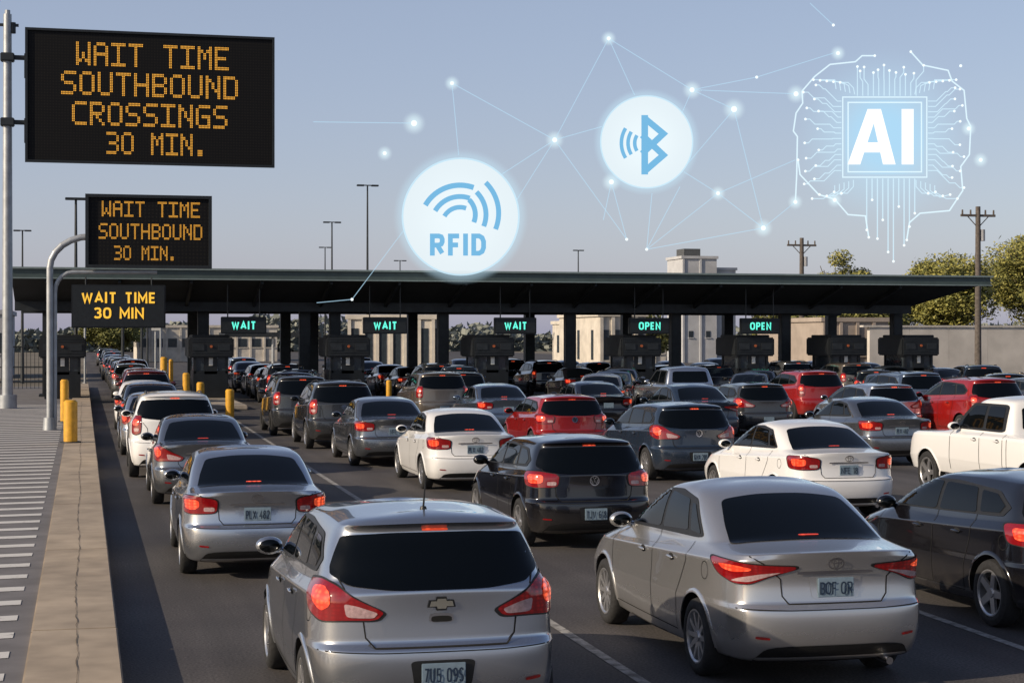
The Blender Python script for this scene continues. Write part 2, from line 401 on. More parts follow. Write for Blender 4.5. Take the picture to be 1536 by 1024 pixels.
def blueprint(kind, sy=1, sw=1, sz=1, r=.315, light=0, badge=None, plate='', style=0, lip=0):
    base={'hatch':HATCH,'sedan':SEDAN,'pickup':PICK}[kind]
    sl=scale_sl(base,sy,sw,sz)
    L={'hatch':4.05,'sedan':4.62,'pickup':5.8}[kind]*sy
    W={'hatch':.868,'sedan':.888,'pickup':.965}[kind]*sw
    cg=cage(sl,L, plan=.05 if kind!='pickup' else .02, cr=CRS[kind])
    def sub(o):
        m=o.modifiers.new('s','SUBSURF'); m.levels=3; m.render_levels=3
    full=apply_mods(cg,sub); pr=Proj(full)
    wy={'hatch':(.72,3.25),'sedan':(.98,3.68),'pickup':(1.28,4.86)}[kind]; wy=[a*sy for a in wy]
    RA=r+.04
    cb=MB()
    for y in wy:
        for sg in(-1,1): cb.cyl((sg*(W-(.20 if kind=='pickup' else .27)),y,r+.005),(sg*(W+.2),y,r+.005),RA,n=48)
    if kind=='pickup': cb.box((0,1.02,1.25),(1.5,1.55,.8))
    cm=cb.mesh('cut',[DARKM])
    co=bpy.data.objects.new('cut',cm); COL.objects.link(co)
    def bo(o):
        m=o.modifiers.new('b','BOOLEAN'); m.object=co; m.operation='DIFFERENCE'; m.solver='EXACT'
    full.materials.append(P['silver']); full.materials.append(TRIM)
    body=apply_mods(full,bo); bpy.data.objects.remove(co)
    body.materials.clear(); body.materials.append(P['silver']); body.materials.append(TRIM)
    for p in body.polygons:
        c=p.center; p.material_index=0
        for y in wy:
            if math.hypot(c.y-y,c.z-r-.005)<RA*.9985 and abs(c.x)>W-.28: p.material_index=1
        if c.z<.215*sz and kind!='pickup': p.material_index=1
        if kind=='pickup' and abs(c.x)<.752 and .24<c.y<1.798 and c.z<1.15: p.material_index=1
    body.polygons.foreach_set('use_smooth',[True]*len(body.polygons)); body.set_sharp_from_angle(angle=rad(38)); body.name='body'
    side=frame('side'); rear=frame('rear'); parts=[]
    add=lambda name,me,loc=(0,0,0),par=None,lvl=0,rot=(0,0,0),pt=False: (parts.append((name,me,loc,par,lvl,rot,pt)), len(parts)-1)[1]
    add('body',body,pt=True)
    for y in wy:
        for sg in(-1,1):
            vs=[]
            for k in range(33):
                a=rad(-6+192*k/32)
                for rr_,o_ in((RA+.001,.012),(RA+.030,.009),(RA+.038,.001)):
                    yy=y+rr_*math.cos(a); zz=r+.005+rr_*math.sin(a)
                    h,n=pr.hit(Vector((sg*3,yy,zz)),Vector((-sg,0,0)))
                    vs.append((h.x+sg*o_,yy,zz) if h else (sg*(W-.05),yy,zz))
            mb=MB(); mb.add(vs,[(3*i+j,3*i+j+1,3*i+4+j,3*i+3+j) for i in range(32) for j in(0,1)])
            add('wheel_arch',mb.mesh('wheel_arch',[P['silver']],True,60),lvl=1,pt=True)
    S=lambda pts:[(a*sy,b*sz) for a,b in pts]
    X=lambda pts:[(a*sw,b*sz) for a,b in pts]
    sfn=None
    if kind=='hatch':
        dlo=S([(.62,1.12),(3.10,1.02),(2.95,1.09),(2.38,1.385),(1.6,1.41),(.80,1.37),(.52,1.22)])
        wins=[S([(1.10,1.12),(1.82,1.085),(1.82,1.375),(1.2,1.37)]), S([(1.89,1.083),(2.88,1.05),(2.33,1.365),(1.89,1.375)]), S([(.68,1.155),(1.03,1.135),(1.10,1.35),(.82,1.335),(.62,1.23)])]
        glassp=[(-.615,1.385),(-.665,1.28),(-.70,1.19),(-.705,1.14),(-.60,1.075),(-.3,1.045),(.3,1.045),(.60,1.075),(.705,1.14),(.70,1.19),(.665,1.28),(.615,1.385),(.3,1.405),(-.3,1.405)]
        gl=patch(pr,X(glassp),rear,.006,GLASS,rnd=.2)
        doors=[S([(1.84,1.07),(1.84,.30)]),S([(3.02,1.0),(3.05,.75),(2.98,.30)]),S([(1.08,1.10),(1.10,.85),(1.2,.55),(1.22,.32)]),S([(1.22,.30),(2.98,.30)])]
        handles=[(1.35,.90),(2.15,.88)]
        boot=[(-.66,1.12),(-.6,1.0),(-.52,.9),(-.50,.74),(-.44,.675),(.44,.675),(.50,.74),(.52,.9),(.6,1.0),(.66,1.12)]
        lz=.965*sz; pz=.50*sz; mir=2.82
        stop=[(-.09,1.415),(.09,1.415),(.085,1.435),(-.085,1.435)]
    elif kind=='sedan':
        dlo=S([(1.02,1.10),(3.38,1.02),(3.2,1.09),(2.62,1.40),(1.9,1.44),(1.45,1.39)])
        wins=[S([(1.45,1.13),(2.12,1.095),(2.12,1.405),(1.62,1.375)]),S([(2.19,1.09),(3.2,1.05),(2.6,1.38),(2.19,1.405)]),S([(1.12,1.13),(1.38,1.135),(1.52,1.35),(1.44,1.345)])]
        gfr=frame('slope',25,(0,.93*sy,1.26*sz))
        gl=patch(pr,[(a*sw,b*sy) for a,b in [(-.68,-.35),(-.63,-.02),(-.545,.34),(-.2,.375),(.2,.375),(.545,.34),(.63,-.02),(.68,-.35),(.3,-.385),(-.3,-.385)]],gfr,.006,GLASS,rnd=.18)
        doors=[S([(2.15,1.07),(2.15,.30)]),S([(3.36,1.0),(3.4,.75),(3.30,.30)]),S([(1.22,1.06),(1.24,.9),(1.45,.6),(1.48,.32)]),S([(1.48,.30),(3.30,.30)])]
        handles=[(1.62,.89),(2.42,.87)]
        boot=[(-.70,1.055),(-.60,1.0),(-.46,.88),(-.45,.75),(-.40,.69),(.40,.69),(.45,.75),(.46,.88),(.60,1.0),(.70,1.055)]
        lz=.92*sz; pz=.81*sz; mir=3.1
        stop=None
    else:
        dlo=[(2.18,1.23),(3.98,1.23),(3.42,1.70),(2.22,1.70)]
        wins=[[(2.28,1.27),(2.85,1.27),(2.85,1.66),(2.32,1.66)],[(2.95,1.27),(3.82,1.27),(3.36,1.65),(2.95,1.66)]]
        def sfn(y,z,off):
            w_=.87-(z-1.20)*.07/.30 if z<1.5 else .80-(z-1.5)*.07/.23
            return Vector((-(w_+.004+off),y,z))
        gl=patch(pr,[(-.66,1.28),(.66,1.28),(.60,1.66),(-.60,1.66)],rear,.012,GLASS,rnd=.12)
        doors=[S([(2.9,1.2),(2.9,.5)]),S([(3.95,1.18),(3.98,.5)]),S([(2.12,1.2),(2.12,.5)]),S([(1.98,1.17),(1.98,.45)])]
        handles=[(2.3,1.08),(3.08,1.07)]
        boot=[(-.80,1.15),(-.80,.72),(.80,.72),(.80,1.15)]
        lz=.95; pz=.58; mir=3.75; stop=None
    add('rear_window',gl)
    gt=patch(pr,dlo,side,.004,TRIM,rnd=.12,fn=sfn)
    add('window_trim',gt); add('window_trim',mirror(gt))
    for wpts in wins:
        g=patch(pr,wpts,side,.008,GLASS,rnd=.1,fn=sfn); add('side_window',g); add('side_window',mirror(g))
    add('panel_seam',ribbon(pr,X(boot),rear,.010,.003,SEAM),lvl=1)
    for dd in doors:
        rb=ribbon(pr,dd,side,.009 if kind!='pickup' else .014,.003,SEAM); add('panel_seam',rb,lvl=1); add('panel_seam',mirror(rb),lvl=1)
    if kind!='pickup':
        add('panel_seam',ribbon(pr,X([(-.80,.655),(-.4,.645),(.4,.645),(.80,.655)]),rear,.008,.003,SEAM),lvl=1)
    if kind=='pickup':
        add('bumper',patch(pr,[(-.86,.46),(.86,.46),(.86,.64),(-.86,.64)],rear,.012,CHROME),lvl=0)
    else:
        add('bumper_valance',patch(pr,X([(-.70,.225),(.70,.225),(.58,.37),(-.58,.37)]),rear,.005,TRIM),lvl=0)
        rf=patch(pr,[(-.68*sw,.43*sz),(-.57*sw,.42*sz),(-.57*sw,.44*sz),(-.68*sw,.45*sz)],rear,.006,LENS)
        add('reflector',rf,lvl=1); add('reflector',mirror(rf),lvl=1)
        cx=(.50 if kind=='hatch' else .78)*sy
        add('fuel_flap',ribbon(pr,[(cx+.075*math.cos(t*math.pi/6),.88*sz+.075*math.sin(t*math.pi/6)) for t in range(12)],side,.006,.003,SEAM,closed=True),lvl=1)
    df=frame('diag',30,(-W+.10,.10,lz)); rnd=.28
    if light==0:
        o1=[(-.30,.12),(-.25,-.06),(-.08,-.125),(.10,-.115),(.32,-.115),(.37,-.06),(.20,.02),(.04,.11),(-.12,.15)]
        l1=[(-.20,.095),(-.17,.0),(-.07,-.06),(.0,-.02),(.0,.06),(-.07,.11)]; w1=[(.12,-.095),(.30,-.10),(.33,-.065),(.2,-.02),(.10,.0)]
    elif light==1:
        o1=[(-.34,.095),(-.25,-.02),(-.08,-.08),(.05,-.08),(.20,-.02),(.40,.035),(.40,.06),(.15,.07),(-.1,.095)]
        l1=[(-.24,.062),(-.20,.025),(-.08,.01),(.06,.028),(.06,.048),(-.08,.066)]; w1=[(-.12,-.062),(.04,-.064),(.18,-.02),(.30,.016),(.12,.0),(-.04,-.03)]
    elif light==2:
        o1=[(-.26,.10),(-.22,-.08),(-.02,-.10),(.26,-.09),(.28,.07),(.0,.11)]
        l1=[(-.18,.07),(-.15,-.04),(.0,-.05),(.07,-.02),(.07,.065)]; w1=[(.12,-.07),(.24,-.07),(.24,-.02),(.12,-.02)]
    elif light==3:
        o1=[(-.16,.16),(-.16,-.16),(-.02,-.20),(.09,-.16),(.10,.05),(.04,.18)]
        l1=[(-.11,.11),(-.11,-.01),(.04,-.02),(.04,.09)]; w1=[(-.08,-.07),(.05,-.07),(.05,-.13),(-.06,-.14)]
    else:
        o1=[(-.10,.18),(-.10,-.18),(.06,-.18),(.06,.18)]; l1=[(-.08,.12),(-.08,.02),(.04,.02),(.04,.12)]; w1=[(-.07,-.03),(-.07,-.1),(.03,-.1),(.03,-.03)]
    a=[patch(pr,o1,df,.010,LENS,.04,rnd),patch(pr,l1,df,.014,LIT,.04,.3),patch(pr,w1,df,.014,CLEARL,.04,.25)]
    rim_=patch(pr,[(x*1.06,z*1.10) for x,z in o1],df,.006,TRIM,.04,rnd)
    tl=join(a+[rim_],'tail_light'); add('tail_light',tl); add('tail_light',mirror(tl))
    if stop: add('brake_light',patch(pr,X(stop),rear,.012,LIT,.03))
    elif kind=='sedan':
        add('brake_light',patch(pr,[(-.09,-.335),(.09,-.335),(.09,-.315),(-.09,-.315)],gfr,.012,LIT,.03))
    h,n=pr.hit(Vector((0,-3,pz)),Vector((0,1,0)))
    if kind!='pickup':
        add('plate_recess',patch(pr,[(-.20,pz-.09),(.20,pz-.09),(.23,pz+.095),(-.23,pz+.095)],rear,.003,TRIM if kind=='hatch' else P['silver'],rnd=.15),lvl=1,pt=(kind!='hatch'))
        if kind=='sedan': add('plate_garnish',patch(pr,X([(-.33,.915),(.33,.915),(.32,.94),(-.32,.94)]),rear,.012,CHROME,rnd=.2),lvl=1)
    ip=add('licence_plate',plate_mesh(),(0,h.y-.012,pz),lvl=0)
    if plate: add('plate_lettering',letters(plate,.28,.10,.0125,PLTXT,-.009,1.4),(0,0,-.005),ip,1)
    bz={'hatch':.955,'sedan':.995,'pickup':1.0}[kind]*sz
    bl=[]
    if badge=='bowtie':
        bt=[(-.085,-.018),(-.035,-.018),(-.03,-.034),(.03,-.034),(.035,-.018),(.085,-.018),(.075,.018),(.035,.018),(.03,.034),(-.03,.034),(-.035,.018),(-.075,.018)]
        bl.append(patch(pr,[(x*1.18,bz+z*1.4) for x,z in bt],rear,.010,TRIM,.04,0))
        bl.append(patch(pr,[(x,bz+z) for x,z in bt],rear,.016,GOLD,.04,0))
        bl.append(patch(pr,[(-.09,bz-.13),(.09,bz-.13),(.08,bz-.065),(-.08,bz-.065)],rear,.006,CHROME,.04,.3))
        bl.append(patch(pr,[(-.075,bz-.125),(.075,bz-.125),(.068,bz-.085),(-.068,bz-.085)],rear,.010,SEAM,.04,.3))
    else:
        e=lambda a,b,cx=0,cz=bz:[(cx+a*math.cos(t*math.pi/10),cz+b*math.sin(t*math.pi/10)) for t in range(20)]
        if badge=='ring':
            bl.append(patch(pr,e(.060,.060),rear,.008,TRIM,.04,0))
            bl.append(ribbon(pr,e(.062,.062),rear,.013,.014,CHROME,True))
            bl.append(ribbon(pr,[(-.024,bz+.052),(0,bz+.008),(.024,bz+.052)],rear,.011,.014,CHROME))
            bl.append(ribbon(pr,[(-.050,bz+.02),(-.025,bz-.044),(0,bz-.002),(.025,bz-.044),(.050,bz+.02)],rear,.011,.016,CHROME))
        else:
            bl.append(ribbon(pr,e(.065,.044),rear,.011,.012,CHROME,True))
            bl.append(ribbon(pr,e(.020,.040),rear,.008,.014,CHROME,True))
            bl.append(ribbon(pr,e(.046,.015,0,bz+.020),rear,.008,.016,CHROME,True))
    add('badge',join(bl,'badge'),lvl=1)
    for sg in(-1,1):
        h,n=pr.hit(Vector((sg*3,mir*sy,1.03*sz if kind!='pickup' else 1.24)),Vector((-sg,0,0)))
        mb=MB(); c=(h.x+sg*.13,h.y,h.z+.03)
        mb.ball(c,(.115,.07,.075),16,10); mb.cyl((h.x-sg*.03,h.y+.02,h.z-.02),(c[0]-sg*.02,c[1],c[2]-.03),.025,.03,8)
        mm=mb.mesh('wing_mirror',[P['silver']],True,80); im=add('wing_mirror',mm,pt=True,lvl=0)
        mb=MB(); mb.ball((c[0],c[1]-.042,c[2]),(.09,.034,.056),14,8); add('mirror_glass',mb.mesh('mirror_glass',[GLASS],True,80),par=im,lvl=1)
        for hy,hz in handles:
            h,n=pr.hit(Vector((sg*3,hy*sy,hz*sz)),Vector((-sg,0,0)))
            mb2=MB(); mb2.ball((h.x+sg*.022,h.y,h.z),(.014,.095,.016),12,8); mb2.ball((h.x-sg*.002,h.y,h.z),(.008,.07,.034),12,8,1)
            add('door_handle',mb2.mesh('door_handle',[P['silver'],SEAM],True,80),lvl=1,pt=True)
    mb=MB(); mb.cyl((.45,.02,.235),(.45,.3,.235),.03,n=12); add('exhaust_pipe',mb.mesh('exhaust_pipe',[CHROME],True),lvl=1)
    hub,tyre,rim=wheel_meshes(r,style)
    for y in wy:
        for sg in(-1,1):
            rot=(0,0,0) if sg>0 else (0,0,math.pi)
            i=add('wheel',hub,(sg*(W-.115),y,r),rot=rot); add('tyre',tyre,par=i,lvl=0); add('rim',rim,par=i,lvl=0)
    if lip==1:
        h,n=pr.hit(Vector((0,.75*sy,5)),Vector((0,0,-1)))
        mb=MB(); mb.cyl((0,h.y,h.z-.005),(0,h.y,h.z+.02),.028,.02,12); mb.cyl((0,h.y,h.z+.01),(0,h.y-.09,h.z+.24),.008,.005,8); add('antenna',mb.mesh('antenna',[TRIM],True))
    if lip==2:
        for sg in(-1,1):
            pts=[]
            for k in range(9):
                yy=(.75+1.6*k/8)*sy; h,n=pr.hit(Vector((sg*.52*sw,yy,5)),Vector((0,0,-1)))
                pts.append(h+Vector((0,0,.035 if 0<k<8 else 0)))
            mb=MB(); mb.tube(pts,.014,8); add('roof_rail',mb.mesh('roof_rail',[TRIM],True),lvl=0)
    return parts

BP=dict(
 hatch=blueprint('hatch',1,1.055,1.045,.32,0,'bowtie','7U5 09S',1,1),
 corolla=blueprint('sedan',1,1.0,1.035,.325,1,'ellipse','BOF OR',0,0),
 whitesaloon=blueprint('sedan',1.01,1.0,.975,.315,2,'ellipse','NFE 18',0,0),
 sedan=blueprint('sedan',1,.985,.965,.315,2,'ellipse','PLX 482',1,0),
 sedanc=blueprint('sedan',.97,.97,.975,.31,0,'ellipse','KVA 731',0,0),
 golf=blueprint('hatch',1.04,1.04,.97,.33,2,'ring','TJV 618',1,0),
 wagon=blueprint('hatch',1.08,1.04,1.0,.33,0,'ring','GMX 205',0,0),
 suv=blueprint('hatch',1.13,1.06,1.13,.36,3,'ellipse','SRD 940',1,2),
 pickup=blueprint('pickup',1,1,1,.38,4,'bowtie','TRK 57',1,0),
)
def car(kind, x, y, col, label, lvl=1, rz=0, group='cars queuing for the booths'):
    bp=BP[kind]; nm='pickup_truck' if kind=='pickup' else 'car'
    e=bpy.data.objects.new(nm,None); e.location=(x,y,0); e.rotation_euler=(0,0,rz); COL.objects.link(e); e.empty_display_size=.3
    top(e,label,'pickup truck' if kind=='pickup' else 'car',group)
    made=[]
    for name,me,loc,par,lv,rot,pt in bp:
        if lv>lvl or (lvl==0 and par is not None and name!='tyre'): made.append(None); continue
        pn=e if par is None else made[par]
        if pn is None: made.append(None); continue
        o=obj(name,me,pn,loc,rot)
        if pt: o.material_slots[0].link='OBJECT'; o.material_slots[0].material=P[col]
        made.append(o)
    return e

near=[
 ('hatch',2.42,11.75,'silver','silver hatchback with black rear window and lit brake lights'),
 ('corolla',5.88,12.85,'warmsilver','silver saloon car with pointed red tail lights'),
 ('golf',9.55,14.7,'black','glossy black hatchback with alloy wheels'),
 ('sedan',1.98,20.3,'silver','silver saloon car beside the concrete kerb'),
 ('golf',6.65,22.2,'black','black hatchback with round badge and lit brake lights'),
 ('sedanc',1.98,29.3,'midgrey','grey saloon car with dark rear window'),
 ('suv',1.80,35.3,'white','white sport utility car with roof rails'),
 ('sedanc',1.72,42.0,'silver','silver saloon car in the kerbside queue'),
 ('sedan',7.0,31.0,'white','white saloon car with red tail lights'),
 ('whitesaloon',6.62,37.2,'midgrey','grey saloon car in the queue'),
 ('suv',6.4,43.4,'grey','dark grey sport utility car'),
 ('suv',6.15,49.6,'grey','dark grey sport utility car'),
 ('whitesaloon',11.50,24.7,'white','white saloon car with wide red tail lights'),
 ('wagon',11.75,32.1,'navy','dark blue hatchback with glossy paint'),
 ('golf',11.1,38.7,'red','red hatchback in the queue'),
 ('pickup',15.95,24.2,'white','white crew cab pickup truck'),
 ('sedan',17.5,34.9,'midgrey','grey saloon car behind a white pickup'),
 ('corolla',16.1,43.0,'navy','navy saloon car in the queue'),
 ('sedan',11.8,48.0,'bluegrey','blue-grey saloon car in the queue'),
 ('suv',11.2,54.2,'tan','bronze sport utility car'),
 ('sedan',15.4,50.0,'black','black saloon car in the queue'),
 ('wagon',18.9,46.0,'grey','dark grey estate car'),
 ('wagon',22.2,44.5,'silver','silver hatchback in the queue'),
 ('suv',24.3,42.5,'red','red sport utility car'),
 ('suv',26.2,50.5,'bluegrey','blue-grey sport utility car'),
 ('suv',24.0,53.5,'red','red sport utility car'),
 ('pickup',20.3,54.5,'silver','silver pickup truck in the queue'),
]
for k,x,y,c,l in near: car(k,x,y,c,l,1 if y<45 else 0, R.uniform(-.012,.012))
names={'black':'black','grey':'dark grey','navy':'navy','silver':'silver','white':'white','red':'red','darkred':'dark red','midgrey':'grey','bluegrey':'blue-grey','tan':'bronze'}
kn={'sedan':'saloon car','sedanc':'saloon car','corolla':'saloon car','golf':'hatchback','wagon':'estate car','suv':'sport utility car','hatch':'hatchback','pickup':'pickup truck'}
cols=['black','grey','navy','black','grey','darkred','grey','bluegrey','black','grey','darkred','navy','black','midgrey','black','tan','silver']
kinds=['sedan','sedanc','corolla','golf','wagon','suv','suv','hatch']
queues=[ (1.72,2.3,48.0,175),(5.9,8.4,55.2,112),(11.2,14.7,60.2,105),(15.4,21.3,56.0,100),(20.4,27.4,61.2,100),(26.0,32.6,58,100),(30.5,37,50,100),(35,41,56,95)]
for x0,x1,ys,ye in queues:
    y=ys
    while y<ye:
        t=min(1,max(0,(y-52)/16)); x=x0+(x1-x0)*t+R.uniform(-.2,.2)
        k=R.choice(kinds); c=R.choice(cols) if x0>3 else R.choice(cols+['silver','white'])
        car(k,x,y,c,f'{names[c]} {kn[k]} waiting in the booth queue',0,R.uniform(-.02,.02)+(-(x1-x0)/16 if .02<t<.98 else 0))
        y+=R.uniform(5.3,6.1)

# ------------------------------------------------------------------ ground
def asphalt():
    m=bpy.data.materials.new('asphalt'); m.use_nodes=True; nt=m.node_tree; b=nt.nodes['Principled BSDF']; b.inputs['Roughness'].default_value=.8
    tc=nt.nodes.new('ShaderNodeTexCoord')
    def noise(sc,det,vec=None):
        n=nt.nodes.new('ShaderNodeTexNoise'); n.inputs['Scale'].default_value=sc; n.inputs['Detail'].default_value=det
        nt.links.new(vec or tc.outputs['Object'],n.inputs['Vector']); return n
    mp=nt.nodes.new('ShaderNodeMapping'); mp.inputs['Scale'].default_value=(1.1,.06,1); nt.links.new(tc.outputs['Object'],mp.inputs[0])
    a=noise(40,4); s=noise(1,5,mp.outputs[0]); l=noise(.35,6)
    r1=nt.nodes.new('ShaderNodeValToRGB'); r1.color_ramp.elements[0].position=.3; r1.color_ramp.elements[1].position=.72
    r1.color_ramp.elements[0].color=(.038,.034,.036,1); r1.color_ramp.elements[1].color=(.088,.080,.077,1); nt.links.new(l.outputs['Fac'],r1.inputs[0])
    mr=nt.nodes.new('ShaderNodeMapRange'); mr.inputs[1].default_value=.35; mr.inputs[2].default_value=.65; mr.inputs[3].default_value=.6; mr.inputs[4].default_value=1.22; nt.links.new(s.outputs['Fac'],mr.inputs[0])
    m2=nt.nodes.new('ShaderNodeMapRange'); m2.inputs[1].default_value=.3; m2.inputs[2].default_value=.7; m2.inputs[3].default_value=.45; m2.inputs[4].default_value=1.65; nt.links.new(a.outputs['Fac'],m2.inputs[0])
    mu=nt.nodes.new('ShaderNodeMath'); mu.operation='MULTIPLY'; nt.links.new(mr.outputs[0],mu.inputs[0]); nt.links.new(m2.outputs[0],mu.inputs[1])
    sc=nt.nodes.new('ShaderNodeVectorMath'); sc.operation='SCALE'; nt.links.new(r1.outputs[0],sc.inputs[0]); nt.links.new(mu.outputs[0],sc.inputs['Scale']); nt.links.new(sc.outputs[0],b.inputs['Base Color'])
    bp=nt.nodes.new('ShaderNodeBump'); bp.inputs['Strength'].default_value=.4; bp.inputs['Distance'].default_value=.01; nt.links.new(a.outputs['Fac'],bp.inputs['Height']); nt.links.new(bp.outputs[0],b.inputs['Normal'])
    return m
ASPH=asphalt()
def sheet(x0,x1,y0,y1,z,mat,name):
    b=MB(); b.add([(x0,y0,z),(x1,y0,z),(x1,y1,z),(x0,y1,z)],[(0,1,2,3)]); return obj(name,b.mesh(name,[mat]))
struct(sheet(-3000,3000,-500,6000,-.02,M('dry_ground',(.14,.12,.09),.95,noise=.3,nscale=.05),'ground'),'dry open ground reaching the horizon')
struct(sheet(.3,75,-20,420,0,ASPH,'road'),'worn multi-lane asphalt approach road')
PAVE=M('pavement_asphalt',(.14,.134,.138),.9,noise=.22,nscale=2,bump=.2,detail=9)
struct(sheet(-40,-.45,-20,96,.20,PAVE,'pavement'),'grey paved island with white hatching')
KERB=M('kerb_concrete',(.33,.27,.205),.92,noise=.25,nscale=1.8,bump=.4,detail=10)
b=MB(); y=-20
while y<96:
    b.box((-.075,y+2.99,.105),(.75,5.985,.27),ch=.015); y+=6
k=struct(obj('kerb',b.mesh('kerb',[KERB])),'raised concrete kerb with a cracked joint')
CRACK=M('crack_shadow',(.09,.075,.06),.95,noise=.3,nscale=4)  # dark brown of the crack itself, drawn as a thin flat strip
b=MB(); pts=[]
for i in range(420):
    pts.append((-.06+.015*math.sin(i*.13)+R.uniform(-.009,.009), 5+i*.16))
for i in range(len(pts)-1):
    (xa,ya),(xb,yb)=pts[i],pts[i+1]; w=.003+.0015*math.sin(i*.9)
    b.add([(xa-w,ya,.2445),(xa+w,ya,.2445),(xb+w,yb,.2445),(xb-w,yb,.2445)],[(0,1,2,3)])
struct(obj('kerb_crack',b.mesh('kerb_crack',[CRACK])),'thin crack running along the kerb')
def worn_paint(lo,hi,name,a,c):
    m=M(name,(.55,.54,.50),.8); nt=m.node_tree; b=nt.nodes['Principled BSDF']
    tc=nt.nodes.new('ShaderNodeTexCoord'); n=nt.nodes.new('ShaderNodeTexNoise'); n.inputs['Scale'].default_value=7; n.inputs['Detail'].default_value=10; n.inputs['Roughness'].default_value=.7
    nt.links.new(tc.outputs['Object'],n.inputs['Vector']); cr=nt.nodes.new('ShaderNodeValToRGB'); cr.color_ramp.elements[0].position=lo; cr.color_ramp.elements[1].position=hi
    cr.color_ramp.elements[0].color=(a,a*.97,a*.95,1); cr.color_ramp.elements[1].color=(c,c*.98,c*.94,1); nt.links.new(n.outputs['Fac'],cr.inputs[0]); nt.links.new(cr.outputs[0],b.inputs['Base Color']); return m
WP=worn_paint(.36,.60,'road_marking_paint',.09,.36); WP2=worn_paint(.25,.42,'hatching_paint',.16,.58)
b=MB(); y=6
while y<70:
    b.add([(-7.5,y-.75,.205),(-7.5,y-.45,.205),(-.60,y+.36,.205),(-.60,y+.06,.205)],[(0,3,2,1)]); y+=.98
struct(obj('pavement_hatching',b.mesh('pavement_hatching',[WP2])),'white hatched stripes on the pavement')
b=MB()
for (xa,ya,xb,yb,dash) in [(4.4,6,5.0,56,0),(8.1,6,9.6,56,0),(13.3,6,14.0,56,1),(18.2,6,18.6,56,1),(23,6,23.2,56,1)]:
    y=ya+1
    while y<yb:
        ln=3. if dash else 6.
        f=lambda q:xa+(xb-xa)*(q-ya)/(yb-ya)
        b.add([(f(y)-.05,y,.005),(f(y)+.05,y,.005),(f(y+ln)+.05,y+ln,.005),(f(y+ln)-.05,y+ln,.005)],[(0,1,2,3)])
        y+=ln+(3.5 if dash else 0.)
struct(obj('lane_marking',b.mesh('lane_marking',[WP])),'worn white lane lines')

# ------------------------------------------------------------------ canopy
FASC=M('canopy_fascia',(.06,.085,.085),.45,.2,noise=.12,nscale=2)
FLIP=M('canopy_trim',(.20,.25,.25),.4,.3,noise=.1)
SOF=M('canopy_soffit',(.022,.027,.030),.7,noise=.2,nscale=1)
can=bpy.data.objects.new('toll_canopy',None); COL.objects.link(can); can.location=(19.5,83,0)
top(can,'long dark green flat canopy spanning the toll lanes','canopy')
b=MB(); b.box((0,-8,5.50),(45.2,.16,.36),0); b.box((0,8,5.50),(45.2,.16,.36)); b.box((22.55,0,5.50),(.14,15.8,.36)); b.box((-22.55,0,5.50),(.14,15.8,.36)); obj('fascia',b.mesh('fascia',[FASC]),can)
b=MB(); b.box((0,-8.06,5.72),(45.4,.28,.08)); obj('fascia_trim',b.mesh('fascia_trim',[FLIP]),can)
b=MB(); b.box((0,-8.1,5.30),(45.3,.1,.05)); obj('fascia_trim',b.mesh('fascia_trim',[FLIP]),can)
b=MB(); b.box((0,0,5.66),(45.1,15.9,.10)); obj('roof',b.mesh('roof',[FASC]),can)
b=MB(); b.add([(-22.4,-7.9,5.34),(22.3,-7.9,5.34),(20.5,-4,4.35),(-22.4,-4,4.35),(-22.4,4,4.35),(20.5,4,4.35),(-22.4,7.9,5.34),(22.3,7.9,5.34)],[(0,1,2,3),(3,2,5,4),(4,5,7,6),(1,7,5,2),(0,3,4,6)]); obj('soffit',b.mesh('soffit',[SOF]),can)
for yy in(-4.1,4.1):
    b=MB(); b.box((-1,yy,4.2),(42.8,.3,.42)); obj('beam',b.mesh('beam',[DARKST]),can)
xx=-21
while xx<21:
    b=MB(); b.box((xx,-6,4.75),(.12,3.9,.2),rx=-.25); obj('rib',b.mesh('rib',[DARKST]),can); xx+=3.0
colx=[5.3,9.9,11.3,16.4,22.6,27.9,33.6,39.6,-1.5]
for cx in colx:
    b=MB(); b.box((0,0,2.0),(.5,.5,4.1),ch=.03); b.box((0,0,.15),(.8,.8,.35),ch=.03); obj('column',b.mesh('column',[DARKST]),can,(cx-19.5,-3.2,0))
    b=MB(); b.box((0,0,2.0),(.5,.5,4.1),ch=.03); obj('column',b.mesh('column',[DARKST]),can,(cx-19.5,4.6,0))
LAMPO=M('orange_signal',(.25,.06,.02),.4,noise=.05,emit=(1,.25,.04),es=.06)
BLK=M('booth_panel',(.007,.009,.011),.4,.1,noise=.3,nscale=3)
BLK2=M('booth_roof_panel',(.008,.010,.012),.5,.1,noise=.3,nscale=3)
BLK3=M('booth_louvre',(.022,.026,.03),.4,.3,noise=.3,nscale=3)
WHT=M('white_notice',(.65,.65,.62),.6,noise=.08)
boothx=[-.85,5.4,11.4,18.,25.0,30.6,35.3,39.1]
